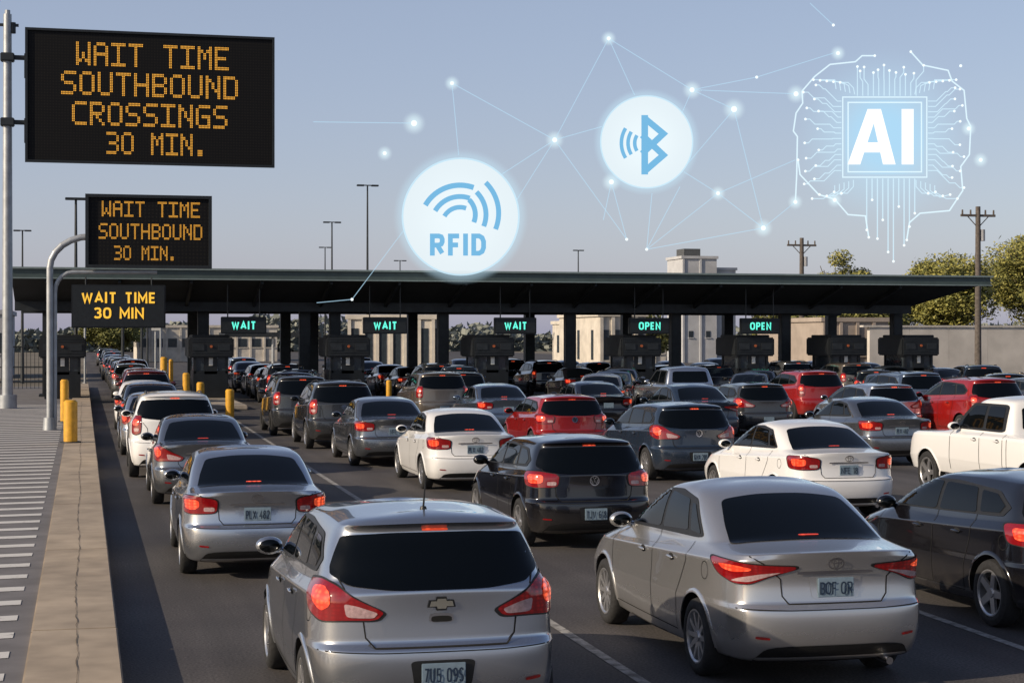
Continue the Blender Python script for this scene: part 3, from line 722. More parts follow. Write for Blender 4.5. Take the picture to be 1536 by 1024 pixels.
for bx in boothx:
    e=bpy.data.objects.new('toll_booth',None); COL.objects.link(e); e.location=(bx,77.3,.18); top(e,'black toll booth with orange signal on a concrete island','toll booth','toll booths under the canopy')
    b=MB(); b.box((0,.2,.6),(1.5,2.2,1.2),ch=.03)
    for sx in(-.69,.69):
        for sy_ in(-.84,1.24): b.box((sx,sy_,1.5),(.12,.12,.85))
    b.box((0,-.86,1.45),(.55,.08,.8)); obj('booth_wall',b.mesh('booth_wall',[BLK]),e)
    b=MB(); b.box((0,.2,2.2),(1.95,2.7,.88),ch=.06); b.box((0,.2,2.69),(1.6,2.3,.14),ch=.03); obj('roof',b.mesh('roof',[BLK2]),e)
    b=MB()
    for zz in(1.86,1.98,2.48,2.58): b.box((0,-1.16,zz),(1.7,.03,.03))
    b.box((-.55,-1.17,2.22),(.5,.03,.28)); b.box((.55,-1.17,2.22),(.5,.03,.28)); obj('louvre',b.mesh('louvre',[BLK3]),e)
    for c_,d_ in(((-.46,-.83,1.5),(.34,.03,.75)),((.46,-.83,1.5),(.34,.03,.75)),((-.70,.2,1.5),(.03,1.9,.75)),((.70,.2,1.5),(.03,1.9,.75))):
        b=MB(); b.box(c_,d_); obj('window',b.mesh('window',[WINB]),e)
    b=MB(); b.cyl((0,-1.16,2.25),(0,-1.20,2.25),.06,n=16); obj('signal_lamp',b.mesh('signal_lamp',[LAMPO]),e)
    b=MB(); b.box((0,-.92,1.62),(.17,.03,.40)); obj('notice',b.mesh('notice',[WHT]),e)
    b=MB(); b.box((0,0,.0),(1.7,24,.2),ch=.05)
    o=struct(obj('booth_island',b.mesh('booth_island',[CONC]),loc=(bx,80,.09)),'raised concrete booth island')
def bollard(x,y,z,h,r=.13,lab='yellow steel bollard on the booth island'):
    b=MB(); b.cyl((0,0,0),(0,0,h-.05),r,n=20); b.cyl((0,0,h-.05),(0,0,h),r,r*.7,20)
    e=obj('bollard',b.mesh('bollard',[YEL],True),loc=(x,y,z)); top(e,lab,'bollard','yellow safety bollards')
    b=MB(); b.cyl((0,0,0),(0,0,.03),r*1.5,n=16); obj('base_plate',b.mesh('base_plate',[DARKST]),e)
bollard(-.30,44.2,.24,1.05,.17,'yellow steel bollard on the concrete kerb'); bollard(-.55,55,.24,1.3,.13,'yellow steel bollard on the concrete kerb')
bollard(12.0,69.2,0,1.1,.11)
bollard(4.9,60.2,0,1.05,.15); bollard(4.15,64,0,1.2,.14); bollard(3.75,66,0,1.5,.13); bollard(3.3,74.5,0,2.0,.14,'tall yellow post by the booth lane'); bollard(3.62,74.8,0,1.9,.09,'tall yellow post by the booth lane')

# ------------------------------------------------------------------ signs
G={'W':['10001','10001','10001','10101','10101','11011','10001'],'A':['01110','10001','10001','11111','10001','10001','10001'],'I':['11111','00100','00100','00100','00100','00100','11111'],
'T':['11111','00100','00100','00100','00100','00100','00100'],'M':['10001','11011','10101','10101','10001','10001','10001'],'E':['11111','10000','10000','11110','10000','10000','11111'],
'S':['01111','10000','10000','01110','00001','00001','11110'],'O':['01110','10001','10001','10001','10001','10001','01110'],'U':['10001']*6+['01110'],'H':['10001','10001','10001','11111','10001','10001','10001'],
'B':['11110','10001','10001','11110','10001','10001','11110'],'N':['10001','11001','10101','10101','10011','10001','10001'],'D':['11110','10001','10001','10001','10001','10001','11110'],
'C':['01111','10000','10000','10000','10000','10000','01111'],'R':['11110','10001','10001','11110','10100','10010','10001'],'G':['01111','10000','10000','10111','10001','10001','01111'],
'3':['11110','00001','00001','01110','00001','00001','11110'],'0':['01110','10001','10001','10001','10001','10001','01110'],'.':['00000']*5+['01100','01100'],' ':['00000']*7}
def led_line(txt,w,h):
    b=MB(); n=len(txt)*6-1; px=w/n; pz=h/7
    for i,ch in enumerate(txt):
        for r,row in enumerate(G[ch]):
            for c,v in enumerate(row):
                if v=='1':
                    cx=-w/2+(i*6+c+.5)*px; cz=h/2-(r+.5)*pz
                    for ax in(-.25,.25):
                        for az in(-.25,.25):
                            x=cx+ax*px; z=cz+az*pz; dx=px*.165; dz=pz*.165
                            b.add([(x-dx,0,z-dz),(x+dx,0,z-dz),(x+dx,0,z+dz),(x-dx,0,z+dz)],[(0,1,2,3)])
    return b.mesh('lettering',[AMBER])
def vms(x0,x1,z0,z1,y,lines,label,dep=.4):
    cx=(x0+x1)/2; cz=(z0+z1)/2; W=x1-x0; H=z1-z0
    e=bpy.data.objects.new('message_sign',None); COL.objects.link(e); e.location=(cx,y,cz); top(e,label,'electronic sign')
    b=MB(); b.box((0,dep/2,0),(W-.1,dep,H-.1),ch=.02); obj('cabinet',b.mesh('cabinet',[SIGNFR]),e)
    b=MB(); t=.09
    b.box((0,-.02,H/2-t/2),(W,.14,t)); b.box((0,-.02,-H/2+t/2),(W,.14,t)); b.box((-W/2+t/2,-.02,0),(t,.139,H-2*t)); b.box((W/2-t/2,-.02,0),(t,.139,H-2*t)); obj('frame',b.mesh('frame',[SIGNFR]),e)
    b=MB(); b.box((0,-.01,0),(W-2*t,.02,H-2*t)); obj('display_panel',b.mesh('display_panel',[LEDP]),e)
    for tx,w,h,lx,lz in lines: obj('lettering',led_line(tx,w,h),e,(lx,-.03,lz))
    return e
k=9.18/375.
c=(225,148)
s1=vms(-2.08,7.1,9.30,14.27,66.5,[('WAIT TIME',230*k,36*k,(227-c[0])*k,1.60),('SOUTHBOUND',266*k,36*k,(223-c[0])*k,.50),('CROSSINGS',234*k,36*k,(223-c[0])*k,-.62),('30 MIN.',152*k,34*k,(233-c[0])*k,-1.70)],'large black electronic sign with amber wait time message')
k2=3.56/190.
s2=vms(.06,3.63,4.82,6.93,51.0,[('WAIT TIME',148*k2,24*k2,.06,.64),('SOUTHBOUND',156*k2,24*k2,.05,.0),('30 MIN.',94*k2,22*k2,-.1,-.62)],'black electronic sign with amber wait time message',.25)
def panel_sign(x0,x1,z0,z1,y,lines,mat,label,rod_to):
    cx=(x0+x1)/2; cz=(z0+z1)/2; W=x1-x0; H=z1-z0
    e=bpy.data.objects.new('lane_sign',None); COL.objects.link(e); e.location=(cx,y,cz)
    top(e,label,'electronic sign','lane signs under the canopy')
    b=MB(); b.box((0,.1,0),(W,.2,H),ch=.025); obj('cabinet',b.mesh('cabinet',[BLK]),e)
    b=MB(); b.box((0,-.01,0),(W-.12,.02,H-.12)); obj('display_panel',b.mesh('display_panel',[SIGNFR]),e)
    for tx,w_,h_,th,lz in lines: obj('lettering',letters(tx,w_,h_,th,mat,-.03),e,(0,0,lz))
    for sx in(-.35,.35):
        b=MB(); b.cyl((sx*W,.1,H/2),(sx*W,.1,rod_to-cz),.03,n=8); obj('hanger',b.mesh('hanger',[DARKST]),e)
    return e
panel_sign(-.47,3.37,3.22,5.02,74.2,[('WAIT TIME',3.02,.46,.085,.36),('30 MIN',2.05,.46,.085,-.28)],AMBER2,'black sign with yellow wait time lettering',5.35)
for sx,t in((6.78,'WAIT'),(13.0,'WAIT'),(18.95,'WAIT'),(25.3,'OPEN'),(30.75,'OPEN')):
    panel_sign(sx-.98,sx+.98,2.98,3.72,75.9,[(t,1.05,.35,.068,0)],TEAL,f'black lane sign lit teal reading {t.lower()}',5.1)
e=bpy.data.objects.new('sign_pole',None); COL.objects.link(e); e.location=(-2.72,66.9,.2); top(e,'tall galvanised pole with brackets holding the large sign','pole')
b=MB(); b.cyl((0,0,0),(0,0,14.6),.20,.15,18); b.cyl((0,0,0),(0,0,.5),.34,.34,18); b.cyl((0,0,14.6),(0,0,14.75),.1,.1,10); obj('post',b.mesh('post',[GALV],True),e)
for z in(13.0,10.6):
    b=MB(); b.box((.5,-.05,z),(1.2,.14,.16)); b.box((0,0,z),(.5,.5,.3),ch=.03); b.box((.65,-.05,z-.3),(.1,.2,.9)); obj('bracket',b.mesh('bracket',[DARKST]),e)
b=MB(); b.box((.05,0,14.2),(.7,.1,.1)); b.cyl((.2,0,13.9),(.2,0,14.3),.1,n=10); obj('equipment_box',b.mesh('equipment_box',[DARKST]),e)
e=bpy.data.objects.new('gooseneck_pole',None); COL.objects.link(e); e.location=(-.92,51.1,.2); top(e,'curved galvanised gooseneck pole on the pavement','pole')
arc=[(0,0,0),(0,0,4.6)]+[(1.15-1.15*math.cos(rad(a)),0,4.6+.92*math.sin(rad(a))) for a in range(15,91,15)]
b=MB(); b.tube(arc,.095,12); b.cyl((0,0,0),(0,0,.35),.2,.17,14); obj('post',b.mesh('post',[GALV],True),e)
arc=[(.14,.05,.1),(.14,.05,3.9)]+[(.14+.5-.5*math.cos(rad(a)),.05,3.9+.6*math.sin(rad(a))) for a in range(18,91,18)]+[(3.0,.05,4.52)]
b=MB(); b.tube(arc,.06,10); obj('arm',b.mesh('arm',[GALV],True),e)
for px_,py_,ph in((.1,100,4.2),(3.9,98,4.0),(4.6,108,4.3),(6.3,96,4.2),(-1.6,99,3.9)):
    e=bpy.data.objects.new('sign_post',None); COL.objects.link(e); e.location=(px_,py_,0); top(e,'thin pale steel post beside the lane','post','thin posts beyond the booths')
    b=MB(); b.cyl((0,0,0),(0,0,ph),.06,n=8); b.cyl((0,0,0),(0,0,.3),.12,n=8); obj('post',b.mesh('post',[GALV]),e)
    b=MB(); b.box((0,-.07,ph-.5),(.45,.04,.6)); obj('sign_panel',b.mesh('sign_panel',[WHT]),e)

# ------------------------------------------------------------------ light masts, utility poles
def mast(x,y,h,w=1.3,z0=0):
    e=bpy.data.objects.new('light_mast',None); COL.objects.link(e); e.location=(x,y,z0); top(e,'tall thin floodlight mast with twin lamp heads','street lamp','floodlight masts')
    b=MB(); b.cyl((0,0,0),(0,0,h),.12,.06,10); b.box((0,0,h),(w,.08,.08)); obj('post',b.mesh('post',[DARKST],True),e)
    for sx in(-w/2,w/2):
        b=MB(); b.box((sx,-.1,h-.02),(.55,.35,.12),ch=.02); obj('lamp_head',b.mesh('lamp_head',[DARKST]),e)
mast(20.9,130,14.3,1.1); mast(21.0,150,12.8,1.0); mast(27.2,200,13.2,.9); mast(54.8,190,12.7,.7); mast(37.8,210,12.2,1.); mast(-4.9,150,11.7,.9); mast(-.35,90,9.8,.5)
mast(6,170,8.5,.8); mast(2.6,120,7,.6); mast(4.5,140,7.5,.6); mast(-3.6,110,6.5,.5)
def upole(x,y,h):
    e=bpy.data.objects.new('utility_pole',None); COL.objects.link(e); e.location=(x,y,0); top(e,'weathered wooden utility pole with crossarm and insulators','utility pole','wooden utility poles')
    b=MB(); b.cyl((0,0,0),(0,0,h),.22,.15,12); obj('post',b.mesh('post',[WOOD],True),e)
    b=MB(); b.box((0,0,h-.55),(2.3,.14,.14),rx=0); b.cyl((-.7,0,h-.6),(0,0,h-1.3),.03,n=6); b.cyl((.7,0,h-.6),(0,0,h-1.3),.03,n=6)
    for sx in(-1.05,-.5,.5,1.05): b.cyl((sx,0,h-.48),(sx,0,h-.2),.06,.05,8)
    obj('crossarm',b.mesh('crossarm',[WOOD]),e)
    b=MB(); b.cyl((.28,0,h-2.1),(.28,0,h-1.4),.18,n=12); obj('transformer',b.mesh('transformer',[GREYW]),e)
upole(53.1,96,10.8); upole(51.9,120,10.2)

# ------------------------------------------------------------------ buildings
def building(name,x,y,w,d,h,mat,label,rows=1,nc=6,wh=1.2,ww=.9,rot=0,par=.3):
    e=bpy.data.objects.new(name,None); COL.objects.link(e); e.location=(x,y,0); e.rotation_euler=(0,0,rot); top(e,label,'building')
    b=MB(); b.box((0,0,h/2),(w,d,h)); obj('wall',b.mesh('wall',[mat]),e)
    b=MB(); b.box((0,0,h+par/2),(w+.3,d+.3,par)); obj('roof',b.mesh('roof',[mat]),e)
    s=w/nc
    for i in range(nc):
        xx=-w/2+s*(i+.5); f=MB(); f.box((xx-s/2+.12,-d/2-.06,h/2),(.22,.12,h-.05)); obj('pilaster',f.mesh('pilaster',[mat]),e)
    for r in range(rows):
        z=h/rows*(r+.55)
        for i in range(nc):
            xx=-w/2+s*(i+.5); b=MB(); b.box((xx,-d/2-.01,z),(ww,.05,wh)); o=obj('window',b.mesh('window',[WINB]),e)
            f=MB(); f.box((xx,-d/2-.03,z-wh/2-.06),(ww+.2,.14,.1)); obj('sill',f.mesh('sill',[mat]),o)
        for i in range(3):
            yy=-d/2+d/3*(i+.5); b=MB(); b.box((-w/2-.01,yy,z),(.05,ww,wh)); obj('window',b.mesh('window',[WINB]),e)
building('office_building',21.2,118,6.4,12,4.0,CREAM,'low cream building with tall windows',1,7,2.4,.5,rot=rad(-12))
building('office_building',34.8,115,3.2,10,4.2,CREAM,'small cream building with flat roof',1,4,2.0,.5)
building('office_building',65.6,182,4.0,5,11.4,M('pale_tower_wall',(.42,.43,.45),.9,noise=.1,nscale=1),'pale grey tower block with rooftop plant room',2,2,.7,.5)
building('office_building',69.0,183,2.4,5,10.2,M('pale_annex_wall',(.50,.51,.52),.9,noise=.1,nscale=1),'pale grey annex beside the tower',2,1,.7,.5)
b=MB(); b.box((65.2,182,12.1),(1.9,2.5,.9)); o=top(obj('rooftop_plant',b.mesh('rooftop_plant',[M('plant_dark',(.07,.075,.08),.7,noise=.2)])),'dark plant room on the tower roof','rooftop plant')
building('office_building',90,190,6,7,8.6,GREYW,'plain grey flat roofed block',3,3,1,.8)
building('warehouse',52.5,118,5,12,3.9,M('brown_wall',(.32,.27,.23),.9,noise=.15,nscale=1),'low brown flat roofed warehouse',1,4,1.2,.8)
building('warehouse',14,210,16,14,3.9,CREAM,'long pale warehouse with flat roof',1,10,1.0,1.)
building('warehouse',-12,130,14,12,4.4,GREYW,'pale grey warehouse near the pavement',1,6,1.4,1.5)
building('warehouse',46,150,7,12,4.0,CREAM,'cream warehouse behind the canopy',1,6,1.6,.7)
e=bpy.data.objects.new('inspection_shelter',None); COL.objects.link(e); e.location=(13.5,130,0); top(e,'small flat roofed inspection shelter on posts','shelter')
b=MB(); b.box((0,0,3.0),(7,6,.35)); obj('roof',b.mesh('roof',[DARKST]),e)
for sx in(-3.2,0,3.2):
    b=MB(); b.cyl((sx,-2.6,0),(sx,-2.6,2.85),.12,n=10); obj('post',b.mesh('post',[GALV]),e)
b=MB()
for i in range(14): b.box((54+i*3.0,110,1.75),(2.985,.4,3.5))
b.box((73,110,3.58),(42,.6,.12))
top(obj('concrete_wall',b.mesh('concrete_wall',[M('wall_concrete',(.50,.47,.43),.9,noise=.14,nscale=.8,detail=8)])),'long pale precast concrete boundary wall','wall')
def fence(x0,x1,y,h,z0,label,rot=0):
    b=MB(); x=x0
    while x<=x1: b.cyl((x,y,z0),(x,y,z0+h),.05,n=6); x+=2.4
    for z in(.15,.5,.97): b.cyl((x0,y,z0+h*z),(x1,y,z0+h*z),.03,n=6)
    x=x0
    while x<=x1: b.box((x,y,z0+h/2),(.025,.02,h)); x+=.2
    top(obj('fence',b.mesh('fence',[DARKST])),label,'fence')
fence(-16,-1.6,92,2.2,.2,'dark metal railing fence beside the pavement')

# ------------------------------------------------------------------ trees
def leafmat(name,a,b_):
    m=bpy.data.materials.new(name); m.use_nodes=True; nt=m.node_tree; b=nt.nodes['Principled BSDF']; b.inputs['Roughness'].default_value=.7
    g=nt.nodes.new('ShaderNodeNewGeometry'); cr=nt.nodes.new('ShaderNodeValToRGB'); cr.color_ramp.elements[0].color=(*a,1); cr.color_ramp.elements[1].color=(*b_,1)
    nt.links.new(g.outputs['Random Per Island'],cr.inputs[0]); nt.links.new(cr.outputs[0],b.inputs['Base Color'])
    return m
LF=leafmat('olive_leaves',(.08,.09,.025),(.22,.21,.055)); LF2=leafmat('yellow_green_leaves',(.12,.13,.03),(.32,.29,.07))
LFH=leafmat('hazy_leaves',(.12,.135,.12),(.20,.21,.18))  # paler grey-green, distance haze is put into the leaf colour
def tree(x,y,h,cw,mat,label,nl=5200,ls=.30,nc=34):
    rr=random.Random(int(x*13+y)); e=bpy.data.objects.new('tree',None); COL.objects.link(e); e.location=(x,y,0); top(e,label,'tree','trees behind the crossing')
    b=MB(); b.cyl((0,0,0),(0,0,h*.4),.28,.18,10)
    for i in range(9):
        a=rr.uniform(0,6.28); q=Vector((math.cos(a)*cw*.33,math.sin(a)*cw*.33,h*rr.uniform(.6,.88))); b.cyl((0,0,h*rr.uniform(.28,.4)),q,.1,.03,6)
    obj('trunk',b.mesh('trunk',[WOOD],True),e)
    b=MB(); cl=[]
    for i in range(nc):
        while 1:
            p=Vector((rr.uniform(-1,1),rr.uniform(-1,1),rr.uniform(-1,1)))
            if p.length<1: break
        cl.append((Vector((p.x*cw*.42,p.y*cw*.42,h*.62+p.z*h*.31)),rr.uniform(.09,.19)*cw))
    for i in range(nl):
        c,r=rr.choice(cl); d=Vector((rr.gauss(0,1),rr.gauss(0,1),rr.gauss(0,1))).normalized()*r*rr.uniform(.4,1.15)
        p=c+Vector((d.x,d.y,d.z*.75)); u=Vector((rr.gauss(0,1),rr.gauss(0,1),rr.gauss(0,1))).normalized(); v=u.orthogonal().normalized(); s=ls*rr.uniform(.5,1.1)
        b.add([p-u*s,p+v*s*.5,p+u*s,p-v*s*.5],[(0,1,2,3)])
    me=bpy.data.meshes.new('crown'); me.from_pydata(b.v,[],b.f); me.materials.append(mat); obj('crown',me,e)
for x,y,h,cw,m in[(69,150,11.0,6.4,LF2),(65.3,160,9,5,LF),(75,142,10.8,8,LF2),(79.5,134,12.4,9.5,LF2),(85,140,13.2,11,LF2),(69.5,130,9.8,8.5,LF2),(76,122,8.8,9,LF2),(82,122,10,10,LF2),(66,135,7.6,7,LF2),(90,150,13,11,LF),(62,130,6.2,7,LF),
    (59,140,5.6,6,LF),(42,128,4.6,5,LF),(29,160,4.8,6,LF),(-9,115,5.5,6,LF),(3,200,6,8,LF)]:
    tree(x,y,h,cw,m,'leafy yellow-green tree behind the crossing' if m==LF2 else 'leafy dark olive tree behind the crossing',17000 if cw>6.3 else 7000,.20,60 if cw>7.5 else 36)
b=MB(); rr=random.Random(3)
for i in range(26000):
    x=rr.uniform(-120,330); hh=4.6+1.4*math.sin(x*.05)+1.0*math.sin(x*.17+1)+.8*math.sin(x*.43)
    p=Vector((x,rr.uniform(330,350),rr.uniform(0,hh))); u=Vector((rr.gauss(0,1),rr.gauss(0,1),rr.gauss(0,1))).normalized(); v=u.orthogonal().normalized(); s=rr.uniform(.5,1.2)
    b.add([p-u*s,p+v*s*.6,p+u*s,p-v*s*.6],[(0,1,2,3)])
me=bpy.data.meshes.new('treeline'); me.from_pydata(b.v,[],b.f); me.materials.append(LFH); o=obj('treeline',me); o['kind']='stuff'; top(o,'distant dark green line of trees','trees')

# ------------------------------------------------------------------ floating illuminated graphics
def glow(name,col,es,al,radial=None):
    m=bpy.data.materials.new(name); m.use_nodes=True; nt=m.node_tree; nt.nodes.remove(nt.nodes['Principled BSDF']); out=nt.nodes['Material Output']
    em=nt.nodes.new('ShaderNodeEmission'); em.inputs[0].default_value=(*col,1); em.inputs[1].default_value=es
    tr=nt.nodes.new('ShaderNodeBsdfTransparent'); mx=nt.nodes.new('ShaderNodeMixShader'); mx.inputs[0].default_value=al
    nt.links.new(tr.outputs[0],mx.inputs[1]); nt.links.new(em.outputs[0],mx.inputs[2]); nt.links.new(mx.outputs[0],out.inputs[0])
    if radial:
        tc=nt.nodes.new('ShaderNodeTexCoord'); le=nt.nodes.new('ShaderNodeVectorMath'); le.operation='LENGTH'; nt.links.new(tc.outputs['Object'],le.inputs[0])
        mr=nt.nodes.new('ShaderNodeMapRange'); mr.interpolation_type='SMOOTHSTEP'
        mr.inputs[1].default_value=radial[0]; mr.inputs[2].default_value=radial[1]; mr.inputs[3].default_value=radial[2]; mr.inputs[4].default_value=radial[3]
        nt.links.new(le.outputs['Value'],mr.inputs[0]); nt.links.new(mr.outputs[0],mx.inputs[0])
    return m
TH=rad(13.9); U=36.11; HZ=2.85
def gpos(px,py):
    xc=(px-768)/U; return Vector((72*math.sin(TH)+xc*math.cos(TH), 72*math.cos(TH)-xc*math.sin(TH), HZ+(505-py)/U))
def holder(name,px,py,label,cat='light graphic'):
    e=bpy.data.objects.new(name,None); COL.objects.link(e); e.location=gpos(px,py); e.rotation_euler=(0,0,-TH); return top(e,label,cat)
def disc(r,mat,name,y=0,n=64):
    b=MB(); b.add([(r*math.cos(2*math.pi*i/n),y,r*math.sin(2*math.pi*i/n)) for i in range(n)],[tuple(range(n))]); return b.mesh(name,[mat])
def ring(r0,r1,mat,name,y=0,n=64):
    b=MB(); vs=[]
    for i in range(n):
        a=2*math.pi*i/n; vs+=[(r0*math.cos(a),y,r0*math.sin(a)),(r1*math.cos(a),y,r1*math.sin(a))]
    b.add(vs,[(2*i,2*i+1,(2*i+3)%(2*n),(2*i+2)%(2*n)) for i in range(n)]); return b.mesh(name,[mat])
SYM=glow('symbol_blue',(.19,.50,.78),1.,1.)
EDGE=glow('disc_edge',(.62,.86,1.0),1.0,.9)
LINE=glow('line_glow',(.52,.80,1.0),1.,.34)
NODE=glow('node_glow',(.88,.98,1.0),1.15,1.)
BRT=glow('bright_line_glow',(.74,.92,1.0),1.08,.88)
TRC=glow('trace_glow',(.66,.88,1.0),1.05,.75)
def arcp(cx,cy,r,a0,a1,n=18): return [(cx+r*math.cos(rad(a0+(a1-a0)*i/n)),cy+r*math.sin(rad(a0+(a1-a0)*i/n))) for i in range(n+1)]
def face_glow(name,r): return glow(name,(.86,.96,1.0),1.0,.95,(r*.2,r,.99,.86))
e=holder('radio_tag_disc',691,325,'glowing white disc with blue RFID lettering above the canopy')
r=86/U; obj('disc_face',disc(r,face_glow('disc_glow_a',r),'disc_face'),e); obj('rim',ring(r,r*1.03,EDGE,'rim'),e)
obj('halo',ring(r*1.03,r*1.22,glow('halo_a',(.6,.85,1),1.,.2,(r*1.03,r*1.2,.34,0)),'halo'),e)
q=lambda px,py,cx=691,cy=325:((px-cx)/U,-(py-cy)/U)
b=MB(); cx,cy=q(690,338)
for i,(rr_,w) in enumerate(((60,8),(43,7.5),(27,7))): stroke(b,arcp(cx,cy,rr_/U,150,70),w/U,-.03)
cx,cy=q(682,322)
for rr_,w in((31,7.5),(47,7.5)): stroke(b,arcp(cx,cy,rr_/U,46,-22),w/U,-.034)
cx,cy=q(684,320); stroke(b,arcp(cx,cy,64/U,46,-22),7.5/U,-.036)
obj('symbol',b.mesh('symbol',[SYM]),e)
obj('lettering',letters('RFID',84/U,33/U,7.2/U,SYM,-.04,1.7),e,(q(687,367)[0],0,q(687,367)[1]))
e=holder('wireless_disc',970,213,'glowing white disc with blue wireless rune symbol')
r=68/U; obj('disc_face',disc(r,face_glow('disc_glow_b',r),'disc_face'),e); obj('rim',ring(r,r*1.03,EDGE,'rim'),e)
obj('halo',ring(r*1.03,r*1.22,glow('halo_b',(.6,.85,1),1.,.2,(r*1.03,r*1.2,.34,0)),'halo'),e)
q2=lambda px,py:q(px,py,970,213)
b=MB(); stroke(b,[q2(967,173),q2(967,262)],10/U,-.03); stroke(b,[q2(966,177),q2(995,201),q2(963,231)],9.5/U,-.034); stroke(b,[q2(963,203),q2(995,233),q2(966,258)],9.5/U,-.038)
cx,cy=q2(974,215)
for rr_ in(22,32,42): stroke(b,arcp(cx,cy,rr_/U,148,212),5.5/U,-.03)
obj('symbol',b.mesh('symbol',[SYM]),e)
e=holder('circuit_graphic',1327,206,'glowing blue circuit board brain with AI chip')
q3=lambda px,py:q(px,py,1327,206)
def quad(xa,ya,xb,yb,mat,name,y=0):
    b=MB(); a,c_=q3(xa,ya),q3(xb,yb); b.add([(a[0],y,c_[1]),(c_[0],y,c_[1]),(c_[0],y,a[1]),(a[0],y,a[1])],[(0,1,2,3)]); return b.mesh(name,[mat])
obj('chip_face',quad(1268,150,1386,262,glow('chip_glow',(.40,.74,1.0),1,.5,(0.6,2.2,.62,.10)),'chip_face'),e)
for o_,w_ in((0,1.8),(8,2.0)):
    b=MB(); stroke(b,[q3(1264+o_,146+o_),q3(1390-o_,146+o_),q3(1390-o_,266-o_),q3(1264+o_,266-o_)],w_/U,-.02,closed=True); obj('chip_border',b.mesh('chip_border',[BRT]),e)
WL=glow('white_letters',(1,1,1),1.15,1.)
def poly(b,pts,y): b.add([(q3(*p)[0],y,q3(*p)[1]) for p in pts],[tuple(range(len(pts)))])
b=MB()
poly(b,[(1271,247),(1301,164),(1313,164),(1311,183),(1290,247)],-.050)
poly(b,[(1311,164),(1321,164),(1343,247),(1324,247),(1309.5,183)],-.052)
poly(b,[(1292,229),(1296,214),(1322,214),(1326,229)],-.054)
obj('lettering',b.mesh('lettering',[WL]),e)
obj('lettering',quad(1352,164,1370,247,WL,'lettering',-.05),e)
nodes=[]
def tr(pts,w=1.7,nd=True,y=-.01,mt=None):
    b=MB(); stroke(b,[q3(*p) for p in pts],w/U,y); obj('circuit_trace',b.mesh('circuit_trace',[mt or TRC]),e)
    if nd: nodes.append(pts[-1])
outl=[[(1193,303),(1195,262),(1196,205),(1190,197),(1194,170),(1204,155),(1203,137),(1222,115),(1245,97),(1283,93),(1293,84),(1312,84)],
 [(1197,240),(1200,262),(1228,292),(1252,299),(1272,322),(1298,324),(1303,356)],
 [(1366,78),(1384,98),(1422,106),(1428,122),(1446,136),(1450,178),(1456,190),(1454,232),(1441,250),(1444,286),(1424,316),(1380,320),(1364,334),(1360,360)]]
for s in outl: tr(s,2.2,False,-.012,BRT); nodes += [s[0],s[-1]]
RT=random.Random(21)
for i,x in enumerate(range(1286,1376,8)):
    t_=RT.uniform(98,112); j=(x-1327)*.12*(i%3); m_=RT.uniform(116,130)
    tr([(x,144),(x,m_),(x+j,m_-abs(j)-2),(x+j,t_)],1.5)
for i,x in enumerate(range(1300,1374,8)): tr([(x,268),(x,(345,300,358,330,378,392,310,368,340,320)[i%10])],1.8)
for sd_ in(-1,1):
    ex=1262 if sd_<0 else 1392
    lim=1204 if sd_<0 else 1446
    for i,y in enumerate(range(152,264,8)):   # long stepped traces out to the brain edge
        k_=(y-206)/56.; s=1 if k_>0 else -1; jog=abs(k_)*RT.uniform(14,24); d1=RT.uniform(5,14)
        x1=ex+sd_*d1; x2=x1+sd_*jog; x3=lim-sd_*(RT.uniform(0,7) if i%2 else RT.uniform(14,24)); j2=RT.uniform(4,9)*s
        if sd_*(x3-x2)<14: x3=x2+sd_*14
        xm=x3-sd_*abs(j2)*1.6
        tr([(ex,y),(x1,y),(x2,y+s*jog),(xm-sd_*2,y+s*jog),(xm-sd_*2+sd_*abs(j2),y+s*jog+j2),(x3,y+s*jog+j2)],1.4)
    for i in range(5):
        xa=1280-7*i if sd_<0 else 1374+7*i
        tr([(xa+(-sd_)*2,142-2*i),(xa,132-3*i),(xa+sd_*(8+3*i),124-1*i),(xa+sd_*(20+3*i),124-i)],1.4)
        tr([(xa,270+2*i),(xa,280+2*i),(xa+sd_*(9+2*i),290+2*i),(xa+sd_*(18+4*i),290+2*i-(4 if i%2 else 0))],1.4)
for p in nodes:
    c_=q3(*p); b=MB(); b.ball((0,0,0),(.055,.055,.055),10,6); obj('circuit_node',b.mesh('circuit_node',[NODE],True,80),e,(c_[0],-.02,c_[1]))
obj('halo',disc(4.0,glow('halo_c',(.55,.82,1),1,.2,(1.0,4.0,.46,0)),'halo',.08),e)
e=holder('network_graphic',900,240,'glowing web of thin lines joining bright points')
q4=lambda px,py:q(px,py,900,240)
N=[(678,125,4),(913,58,4),(1038,135,5),(832,210,5),(621,185,6),(577,230,4),(1101,164,6),(1135,116,3),(1194,141,5),(1077,290,4),(1145,342,5),(970,374,3),(940,359,3),(917,273,5),(528,449,3),(1257,80,4),(1250,38,3),(1441,99,3),(1471,240,4),(1453,193,4),(1193,303,4),(1252,300,4)]
E=[((678,125),(832,210)),((678,125),(688,233)),((832,210),(913,58)),((913,58),(952,143)),((913,58),(1038,135)),((832,210),(903,190)),((832,210),(940,359)),((832,210),(752,262)),((832,210),(775,300)),((1038,135),(1101,164)),((1038,135),(1022,172)),((1038,135),(1135,116)),((1101,164),(1145,342)),((1101,164),(1032,245)),((1077,290),(1145,342)),((1077,290),(1026,258)),((1077,290),(970,374)),((970,374),(1145,342)),((970,374),(978,290)),((917,273),(940,359)),((917,273),(905,330)),((528,449),(606,345)),((528,449),(475,454)),((621,185),(470,183)),((1135,116),(1250,80)),((1250,38),(1215,5)),((1038,135),(1194,141)),((1077,290),(1193,240)),((1193,303),(1145,342)),((970,374),(1020,280))]
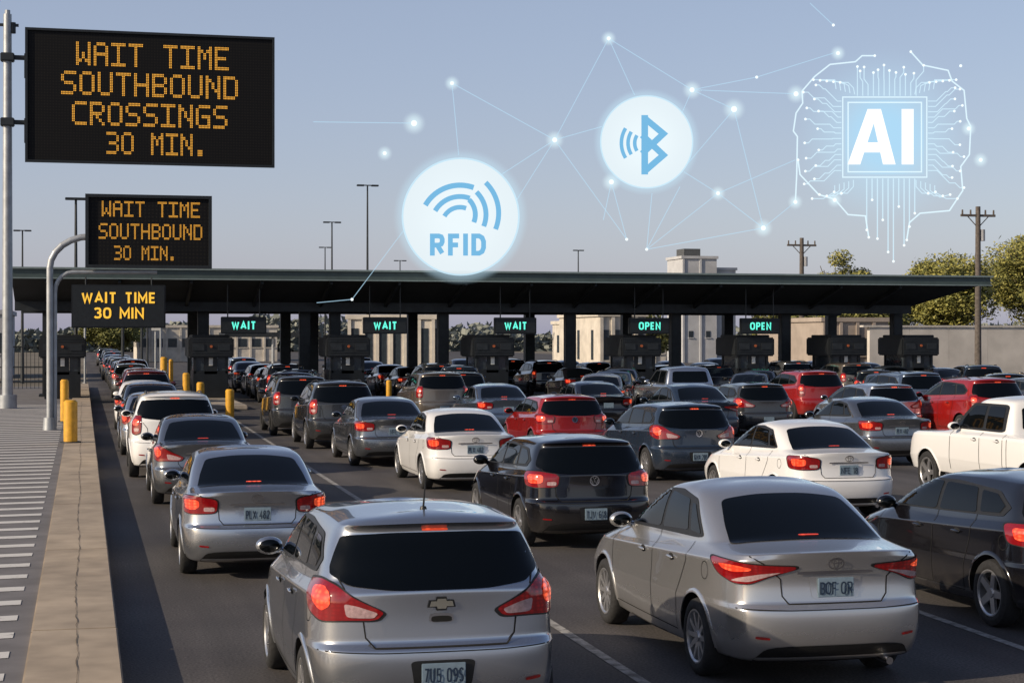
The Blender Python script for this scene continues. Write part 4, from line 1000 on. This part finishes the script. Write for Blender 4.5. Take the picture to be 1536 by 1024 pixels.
for a_,c_ in E:
    pa,pc=q4(*a_),q4(*c_); b=MB(); b.cyl((pa[0],0,pa[1]),(pc[0],0,pc[1]),.017,n=6); obj('link_line',b.mesh('link_line',[LINE]),e)
HAL={}
for x,y,s in N:
    p=q4(x,y); rr_=s*.75/U
    b=MB(); b.ball((0,0,0),(rr_,rr_,rr_),12,8); o=obj('node',b.mesh('node',[NODE],True,80),e,(p[0],0,p[1]))
    if s>3:
        if s not in HAL: HAL[s]=disc(rr_*4.4,glow('node_halo',(.75,.93,1),1,.3,(rr_*.6,rr_*4.3,.75,0)),'node_glow')
        obj('node_glow',HAL[s],o,(0,.02,0))

# ------------------------------------------------------------------ light, world, camera
SE=rad(24); az=rad(255)
sd=Vector((math.sin(az)*math.cos(SE),math.cos(az)*math.cos(SE),math.sin(SE)))
l=bpy.data.lights.new('sun','SUN'); l.energy=5.0; l.angle=rad(.5); l.color=(1,.84,.64)
lo=bpy.data.objects.new('sun',l); lo.rotation_euler=sd.to_track_quat('Z','Y').to_euler(); COL.objects.link(lo)
w=bpy.data.worlds.new('World'); scene.world=w; w.use_nodes=True; nt=w.node_tree
bg=nt.nodes['Background']; sk=nt.nodes.new('ShaderNodeTexSky'); sk.sky_type='NISHITA'; sk.sun_disc=False; sk.sun_elevation=SE; sk.sun_rotation=az; sk.dust_density=1.5; sk.air_density=1.0; sk.ozone_density=1.5
nt.links.new(sk.outputs[0],bg.inputs[0]); bg.inputs[1].default_value=.08
tc=nt.nodes.new('ShaderNodeTexCoord'); sp=nt.nodes.new('ShaderNodeSeparateXYZ'); nt.links.new(tc.outputs['Generated'],sp.inputs[0])
cr=nt.nodes.new('ShaderNodeValToRGB'); el=cr.color_ramp.elements
el[0].position=0.; el[0].color=(.215,.21,.33,1); el[1].position=1.; el[1].color=(.01,.01,.03,1)
x_=el.new(.10); x_.color=(.185,.18,.27,1); x_=el.new(.20); x_.color=(.175,.175,.24,1); x_=el.new(.38); x_.color=(.06,.06,.10,1)
nt.links.new(sp.outputs['Z'],cr.inputs[0]); b2=nt.nodes.new('ShaderNodeBackground'); nt.links.new(cr.outputs[0],b2.inputs[0]); b2.inputs[1].default_value=1.
ad=nt.nodes.new('ShaderNodeAddShader'); nt.links.new(bg.outputs[0],ad.inputs[0]); nt.links.new(b2.outputs[0],ad.inputs[1]); nt.links.new(ad.outputs[0],nt.nodes['World Output'].inputs[0])
cam=bpy.data.cameras.new('camera'); co=bpy.data.objects.new('camera',cam); COL.objects.link(co); scene.camera=co
co.location=(0,0,2.85); co.rotation_euler=(math.pi/2,0,-TH); cam.lens=2600/1536*36; cam.sensor_width=36; cam.clip_end=8000; cam.clip_start=.1
cam.shift_y=-7/1536
scene.view_settings.view_transform='Standard'; scene.view_settings.look='None'; scene.view_settings.exposure=0
